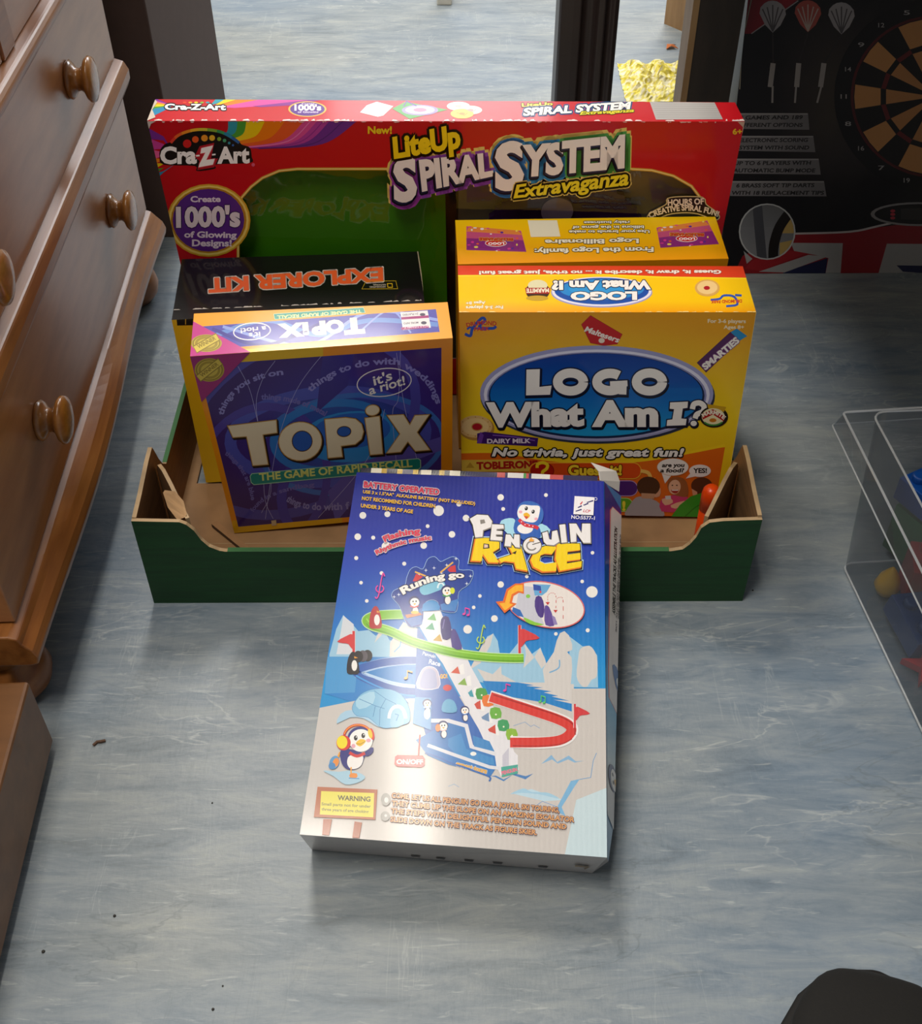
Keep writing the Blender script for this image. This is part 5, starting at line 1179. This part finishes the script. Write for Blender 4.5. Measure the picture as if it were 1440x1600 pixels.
PG = [('P', [(20, 490), (80, 455), (170, 460), (205, 510), (195, 560), (130, 585), (125, 640), (65, 645), (45, 540)]), ('E', [(205, 535), (300, 540), (303, 570), (245, 575), (240, 590), (290, 592), (288, 620), (238, 620), (236, 638), (290, 640), (285, 672), (190, 665)]), ('N', [(320, 620), (355, 622), (385, 665), (390, 620), (432, 622), (435, 730), (400, 725), (365, 680), (360, 720), (308, 715)]),
      ('U', [(622, 608), (665, 595), (680, 660), (700, 665), (705, 595), (745, 585), (765, 680), (720, 710), (660, 705), (635, 680)]), ('I', [(765, 540), (812, 535), (828, 685), (782, 690)]), ('N', [(848, 530), (905, 530), (950, 610), (955, 530), (1022, 530), (1025, 690), (965, 690), (905, 605), (905, 680), (860, 685)])]
for w, c, dx, dy in ((18, '28221e', 0, 2), (6, '8c8680', 4, 6), (0, 'f0ecec', 0, 0)):
    for _, S in PG:
        if w: sh.line([(a + dx, b + dy) for a, b in S], w, c, closed=True)
        sh.poly([(a + dx, b + dy) for a, b in S], c)
    sh.ell(538 + dx, 712 + dy, 74 + w / 2, 66 + w / 2, c)
sh.poly([(105, 500), (140, 495), (150, 525), (110, 535)], '8c8680'); sh.arc(535, 715, 40, 36, -60, -330, 12, '8c8680', 18); sh.line([(540, 705), (610, 685)], 8, '6c6660'); sh.poly([(520, 660), (530, 645), (545, 660), (560, 665), (545, 680), (520, 680), (510, 668)], 'f0a840')
# round detail inset
sh.ell(650, 1205, 332, 190, 'd86868', rot=12, n=48); sh.ell(650, 1205, 322, 180, 'e8e0dc', rot=12, n=48)
sh.poly([(400, 1240), (420, 1120), (470, 1050), (560, 1060), (580, 1150), (600, 1280), (640, 1370), (480, 1340)], 'c8c8d4', 0); sh.poly([(380, 1225), (440, 1250), (470, 1310), (420, 1300), (370, 1260)], '2c68b8'); sh.poly([(545, 1035), (695, 1040), (660, 1100), (620, 1130), (560, 1130)], '68a8d8'); sh.poly([(548, 1035), (610, 1050), (615, 1090), (550, 1085)], '2c4ca8'); sh.poly([(570, 1140), (615, 1140), (640, 1220), (630, 1310), (590, 1300), (560, 1220)], '4c3484', 2); sh.poly([(645, 1215), (680, 1225), (715, 1320), (720, 1382), (650, 1375), (640, 1290)], '604898', 2); sh.poly([(700, 1290), (730, 1310), (750, 1370), (720, 1375)], '9080b8'); sh.ell(505, 1135, 18, 16, '88c850'); sh.poly([(470, 1310), (560, 1350), (640, 1372), (560, 1378), (490, 1350)], '8cc83c', 2); sh.ell(607, 1100, 10, 10, 'd83040', n=8)
for a in ([(670, 1180), (670, 1130), (700, 1108), (735, 1130), (735, 1250)], [(740, 1160), (765, 1145), (795, 1165), (797, 1345)]):
    P = smooth(a, 6, False)
    for i in range(0, len(P) - 1, 2): sh.line(P[i:i + 2], 5, 'c83c34')
for x, y in ((668, 1185), (733, 1250)): sh.poly([(x - 18, y), (x + 18, y), (x, y + 24)], 'c82c2c')
sh.poly([(465, 1035), (400, 1035), (330, 1080), (300, 1180), (245, 1185), (310, 1270), (400, 1200), (365, 1190), (380, 1130), (430, 1100), (465, 1110)], 'e86c20', out=(10, 'e86c20')); sh.poly([(460, 1042), (400, 1045), (340, 1090), (312, 1190), (265, 1195), (312, 1255), (380, 1205), (350, 1195), (368, 1120), (420, 1092), (462, 1098)], 'f8b428')
# maker's mark
sh.poly([(895, 305), (1052, 315), (1045, 458), (885, 450)], 'f4f0f4', out=(6, 'f4f0f4'))
for x, y, w in ((1020, 345, 60), (985, 368, 48), (935, 388, 40), (925, 418, 56)): sh.poly([(x - w / 2, y + 8), (x + w / 2 - 6, y - 10), (x + w / 2, y), (x - w / 2 + 8, y + 14)], '28246c')
sh.poly([(935, 370), (955, 345), (960, 352), (945, 374)], 'd02c3c'); sh.text('LCP', (962, 435), (1022, 440), 22, 'd05060', .03, shear=.3); sh.arc(1067, 326, 12, 12, 0, 360, 4, 'e8e4f0', 12)
sh.text('NO:5577-1', (865, 490), (1058, 500), 28, 'e8e4f0', .025)
# printed side
SQ = [(943, 752), (970, 775), (958, 1290), (947.5, 1283)]
ss = Sheet(mb, [fq[1], ridge[0], ridge[15], fe[15]], SQ, base=3e-4, step=7e-5, clip=[(943.5, 752), (970, 775), (964, 1033), (958, 1290), (948, 1283)])
def ruled(p, d):
    k = (p[1] - 752) / 531; t_ = k * 1.093 / (.930 + k * .163); k = min(1, max(0, k))
    xl, xr = 943 + 4.5 * k, 970 - 12 * k; s_ = (p[0] - xl) / (xr - xl)
    return along(along(fq[1], fe[15], t_), along(ridge[0], ridge[15], t_), s_) + ss.N * d
ss.to3 = ruled
ss.grid(930, 745, 975, 1300, 6, 60, lambda x, y: ramp([(770, '1a2488'), (850, '2038a0'), (940, '2070c4'), (1020, '2490d4'), (1110, '6cb0d8'), (1180, 'b0ccdc'), (1240, 'dcd8d6')], y))
for g_, c_ in ((1.3, 'd87878'), (0, 'e4dedc')):
    ss.grid(940, 770, 985, 1115, 6, 50, lambda x, y: lin(c_), [(953 - g_, 790), (956, 782 - g_), (985, 784 - g_), (985, 1108 + g_), (965, 1103 + g_), (951 - g_, 1092), (950 - g_, 1060)])
ss.text('ASSEMBLE THE TRACKS AS ILLUSTRATION', (959.5, 950), (963, 810), 4.2, '2a2428', .04); ss.text('TRACK A ...PICK UP THE TRACK MARKED () ON BOTH END', (962.5, 975), (966, 855), 2.2, '4a4448', .02); ss.text('INSERT THE END MARKED INTO THE SIDE OF THE ARCH', (966, 950), (969, 815), 2.2, '4a4448', .02)
ss.poly([(955, 1035), (962, 1030), (968, 1050), (967, 1068), (960, 1060)], '3c68a8', 2); ss.ell(964, 1052, 3, 7, 'e0e8f0', n=10)
ss.ell(955.5, 1213, 6.5, 20, '28306c', n=18); ss.ell(957, 1214, 5, 16, 'f0ecea', n=18); ss.ell(955, 1208, 1.2, 3, '141414', n=8); ss.ell(956, 1219, 1.2, 3, '141414', n=8); ss.poly([(957, 1214), (960, 1208), (960, 1222)], 'e8b020')
# front end
sb = Sheet(mb, [fq[3], fq[2], bq[2], bq[3]], [(468, 1304), (948, 1340), (934, 1366), (486, 1335)])
for x in (650, 690, 735, 780, 850): sb.poly([(x, 1328 + (x - 468) * .07), (x + 16, 1329 + (x - 468) * .07), (x + 14, 1332 + (x - 468) * .07), (x + 2, 1331 + (x - 468) * .07)], '3a3434')
sb.line([(905, 1352), (925, 1354), (920, 1358)], 3, '8c6c30')
PMT = printed('gloss_corrugated_print', .3, flutes=.08, wear=.4, rot=math.radians(3.2), coat=.8, fsc=75, crumple=.2)
mb.build('carton', PMT, pbox)
# bent up paper edge along the far end, with the yellow and white print of the end flap
mb = MB(); up = (fq[0] - D - fq[0]).normalized(); A, B = fq[0], fq[1]; bk = (fq[0] - fq[3]).normalized()
n = 90; vs = []; rr = random.Random(11)
for i in range(n + 1):
    k = i / n; p = along(A, B, .015 + .96 * k); h = .0004 + .0008 * math.sin(k * math.pi) + .0003 * math.sin(k * 21)
    vs += [p + bk * .0002, p + bk * .005 + up * h]
mb.add(vs, [(2 * i, 2 * i + 2, 2 * i + 3, 2 * i + 1) for i in range(n)], '221e50')
i = 0
while i < n:
    w = rr.randint(1, 4); c = rr.choice(['d8b018', 'c8a010', '221e50', 'e8e0c8', '18142c']) if i < 42 else (rr.choice(['e0dcd8', 'e0dcd8', '221e50', 'c05050', '4c9c50']) if 48 < i < 76 else '28224c')
    for j in range(i, min(n, i + w)): mb.c[j] = [lin(c)] * 4
    i += w
mb.build('end_flap', printed('flap_print', .3), pbox)
mb = MB(); a = fq[1] + V((-.0035, .001, .0003)); b = V((.1530, .8195, .1215)) + V((0, 0, .0))
c1 = a + V((-.008, .014, .010)); d1 = b + V((-.003, .012, .016)); mdl = along(a, c1, .5) + V((.003, 0, 0)); mdr = along(b, d1, .5) + V((.002, .0, 0))
mb.add([a, b, mdr, d1, c1, mdl], [(0, 1, 2, 5), (5, 2, 3, 4)], 'e8e2dc')
tag(mb.build('torn_tab', printed('paper_white', .6, coat=0), pbox, solid=.0006), 'torn white paper tab sticking up')

# ================================================================== dart board carton under the table
U15 = V((0, math.sin(math.radians(15)), math.cos(math.radians(15)))); N15 = V((0, -math.cos(math.radians(15)), math.sin(math.radians(15))))
bl = V((.3618, 1.397, .0)) + V((0, 0, .0005)); tl = bl + U15 * .5; W5 = V((.5, 0, 0)); bk = -N15 * .06
q = [tl, tl + W5, bl + W5, bl] + [tl + bk, tl + W5 + bk, bl + W5 + V((0, .062, 0)), bl + V((0, .062, 0))]
mb = MB(); mb.hexa(q, ['1a1616', '1a1414', '201818', '2a2420', '1a1616', '1a1616'])
sh = Sheet(mb, q[:4], [(1190.6, -210.75), (1845.9, -213), (1679.4, 426), (1122, 428)])
sh.z(960, 0, 3)
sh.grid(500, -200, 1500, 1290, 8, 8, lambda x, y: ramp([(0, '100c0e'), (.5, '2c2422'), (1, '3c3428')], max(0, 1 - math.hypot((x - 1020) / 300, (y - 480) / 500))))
sh.poly([(600, -700), (860, -100), (860, 0), (640, 160), (600, 160)], '7c1420'); sh.line([(640, 160), (860, 5)], 5, '8c8484')
sh.poly([(560, 1280), (600, 1200), (840, 1095), (1100, 1085), (1440, 1040), (2200, 900), (2200, 1400), (560, 1400)], '7c1018'); sh.line([(700, 1100), (840, 1097), (1100, 1088), (1240, 1060), (1500, 1000)], 9, 'a8a0a0', sm=4)
# flag blocks
GY = '8e8c8c'
sh.z(1100, 300, 4)
sh.poly([(540, 320), (865, 322), (850, 520), (755, 520), (775, 415), (690, 395), (560, 370)], GY); sh.poly([(1140, 325), (1800, 330), (1800, 520), (1085, 520)], GY); sh.poly([(500, 500), (770, 415), (755, 520), (480, 520)], '14183c'); sh.poly([(340, 500), (650, 395), (770, 405), (500, 505)], GY); sh.poly([(250, 480), (300, 430), (520, 365), (640, 385), (350, 495)], '8c1820'); sh.poly([(245, 370), (300, 420), (265, 450)], GY); sh.poly([(1200, 460), (1800, 470), (1800, 540), (1240, 500)], '14183c')
sh.ell(392, 250, 177, 176, 'a8a8a8'); sh.ell(392, 250, 168, 168, lambda x, y: ramp([(80, '5a5a5c'), (250, '6a6a6e'), (420, '77777a')], y)); 
cc = [sh.px((392 + 167 * math.cos(k * .262), 250 + 167 * math.sin(k * .262))) for k in range(24)]
sh.cl = cc; sh.line([(330, 80), (340, 200), (360, 420)], 60, '3e3e44', sm=3); sh.poly([(500, 130), (560, 80), (570, 260), (470, 260)], 'a88c50'); sh.poly([(470, 320), (560, 300), (560, 420), (470, 420)], 'a88c50'); sh.line([(540, 120), (470, 220), (435, 330), (430, 420)], 62, '16100e', sm=4); sh.cl = None
# darts
sh.z(960, 0, 3)
for x, y, tx, c, c2 in ((740, 80, 742, '8a868a', '4a464a'), (905, 78, 862, '94443c', 'a09088'), (1062, 88, 980, '8a868a', '4a464a')):
    sh.poly([(x, y + 75), (x - 62, y - 15), (x - 40, y - 62), (x, y - 75), (x + 40, y - 60), (x + 62, y - 10)], c, 2)
    for k in (-48, -26, 0, 26, 48): sh.line([(x, y + 70), (x + k, y - 55 + abs(k) * .4)], 6, c2)
    sh.line([(x, y + 75), (tx, 300)], 7, '282222'); sh.line([(tx, 298), (tx - 4 * (tx < 800) - (740 < tx < 900) * 10 - (tx > 900) * 16, 410)], 24, '8c8684'); sh.line([(tx - 2 - (tx > 800) * 10, 405), (tx - 4 - (800 < tx < 900) * 14 - (tx > 900) * 28, 484)], 9, '8c8684')
for P, a, b, t1, t2 in (([(560, 532), (905, 532), (912, 610), (560, 605)], (585, 880), (570, 880), '9 GAMES AND 189', 'DIFFERENT OPTIONS'), ([(560, 638), (930, 640), (940, 715), (560, 708)], (583, 905), (583, 910), 'ELECTRONIC SCORING', 'SYSTEM WITH SOUND'), ([(545, 745), (955, 745), (965, 820), (545, 815)], (560, 920), (555, 940), 'UP TO 6 PLAYERS WITH', 'AUTOMATIC BUMP MODE'), ([(540, 850), (980, 850), (992, 922), (540, 920)], (570, 935), (550, 980), '6 BRASS SOFT TIP DARTS', 'WITH 18 REPLACEMENT TIPS')):
    sh.poly(P, '6c686a'); y = P[0][1]; sh.line([(P[0][0], y + 4), (P[1][0], y + 4)], 6, '8c8888'); sh.text(t1, (a[0], y + 30), (a[1], y + 28), 17, '1c181a', .03, shear=.15); sh.text(t2, (b[0], y + 64), (b[1], y + 64), 17, '1c181a', .03, shear=.15)
# board
bx, by = 1500, 455
sh.ell(bx, by, 472, 455, '0e0a0a', n=60); sh.ell(bx, by, 395, 380, '4c1414', n=60); sh.ell(bx, by, 382, 368, '120c0a', n=60)
for k in range(20):
    a0, a1 = math.radians(k * 18 - 9 + 0), math.radians(k * 18 + 9)
    def R(r, a): return (bx + r * math.cos(a), by + r * .965 * math.sin(a))
    if k % 2 == 0:
        sh.poly([R(258, a0), R(378, a0), R(378, (a0 + a1) / 2), R(378, a1), R(258, a1)], 'b07c48'); sh.poly([R(50, a0), R(232, a0), R(232, a1), R(50, a1)], 'a87444')
    else: sh.poly([R(234, a0), R(256, a0), R(256, a1), R(234, a1)], '5c1818')
    for rr, h in ((428, 22),):
        c = R(rr, math.radians(k * 18)); sh.text(str([6, 10, 15, 2, 17, 3, 19, 7, 16, 8, 11, 14, 9, 12, 5, 20, 1, 18, 4, 13][k]), (c[0] - 14, c[1] + 9), (c[0] + 14, c[1] + 9), 20, '8c8888', .01)
sh.ell(bx, by, 46, 44, '8c1c1c'); sh.ell(bx, by, 20, 19, '1c1414')
sh.ell(1420, 1005, 222, 56, '7c7878'); sh.ell(1424, 1005, 208, 47, '181414'); 
for y in (990, 1006, 1023): sh.ell(1302, y, 12, 7, 'a02c38', n=10)
sh.poly([(1340, 980), (1500, 975), (1500, 1035), (1340, 1030)], '2c2826')
sh.line([(640, 0), (596, 200), (585, 420)], 5, '8c8474')
tag(mb.build('dartboard_box', printed('dart_card', .35, coat=.2)), 'black electronic dartboard carton with Union Jack print leaning in the shade', 'box')
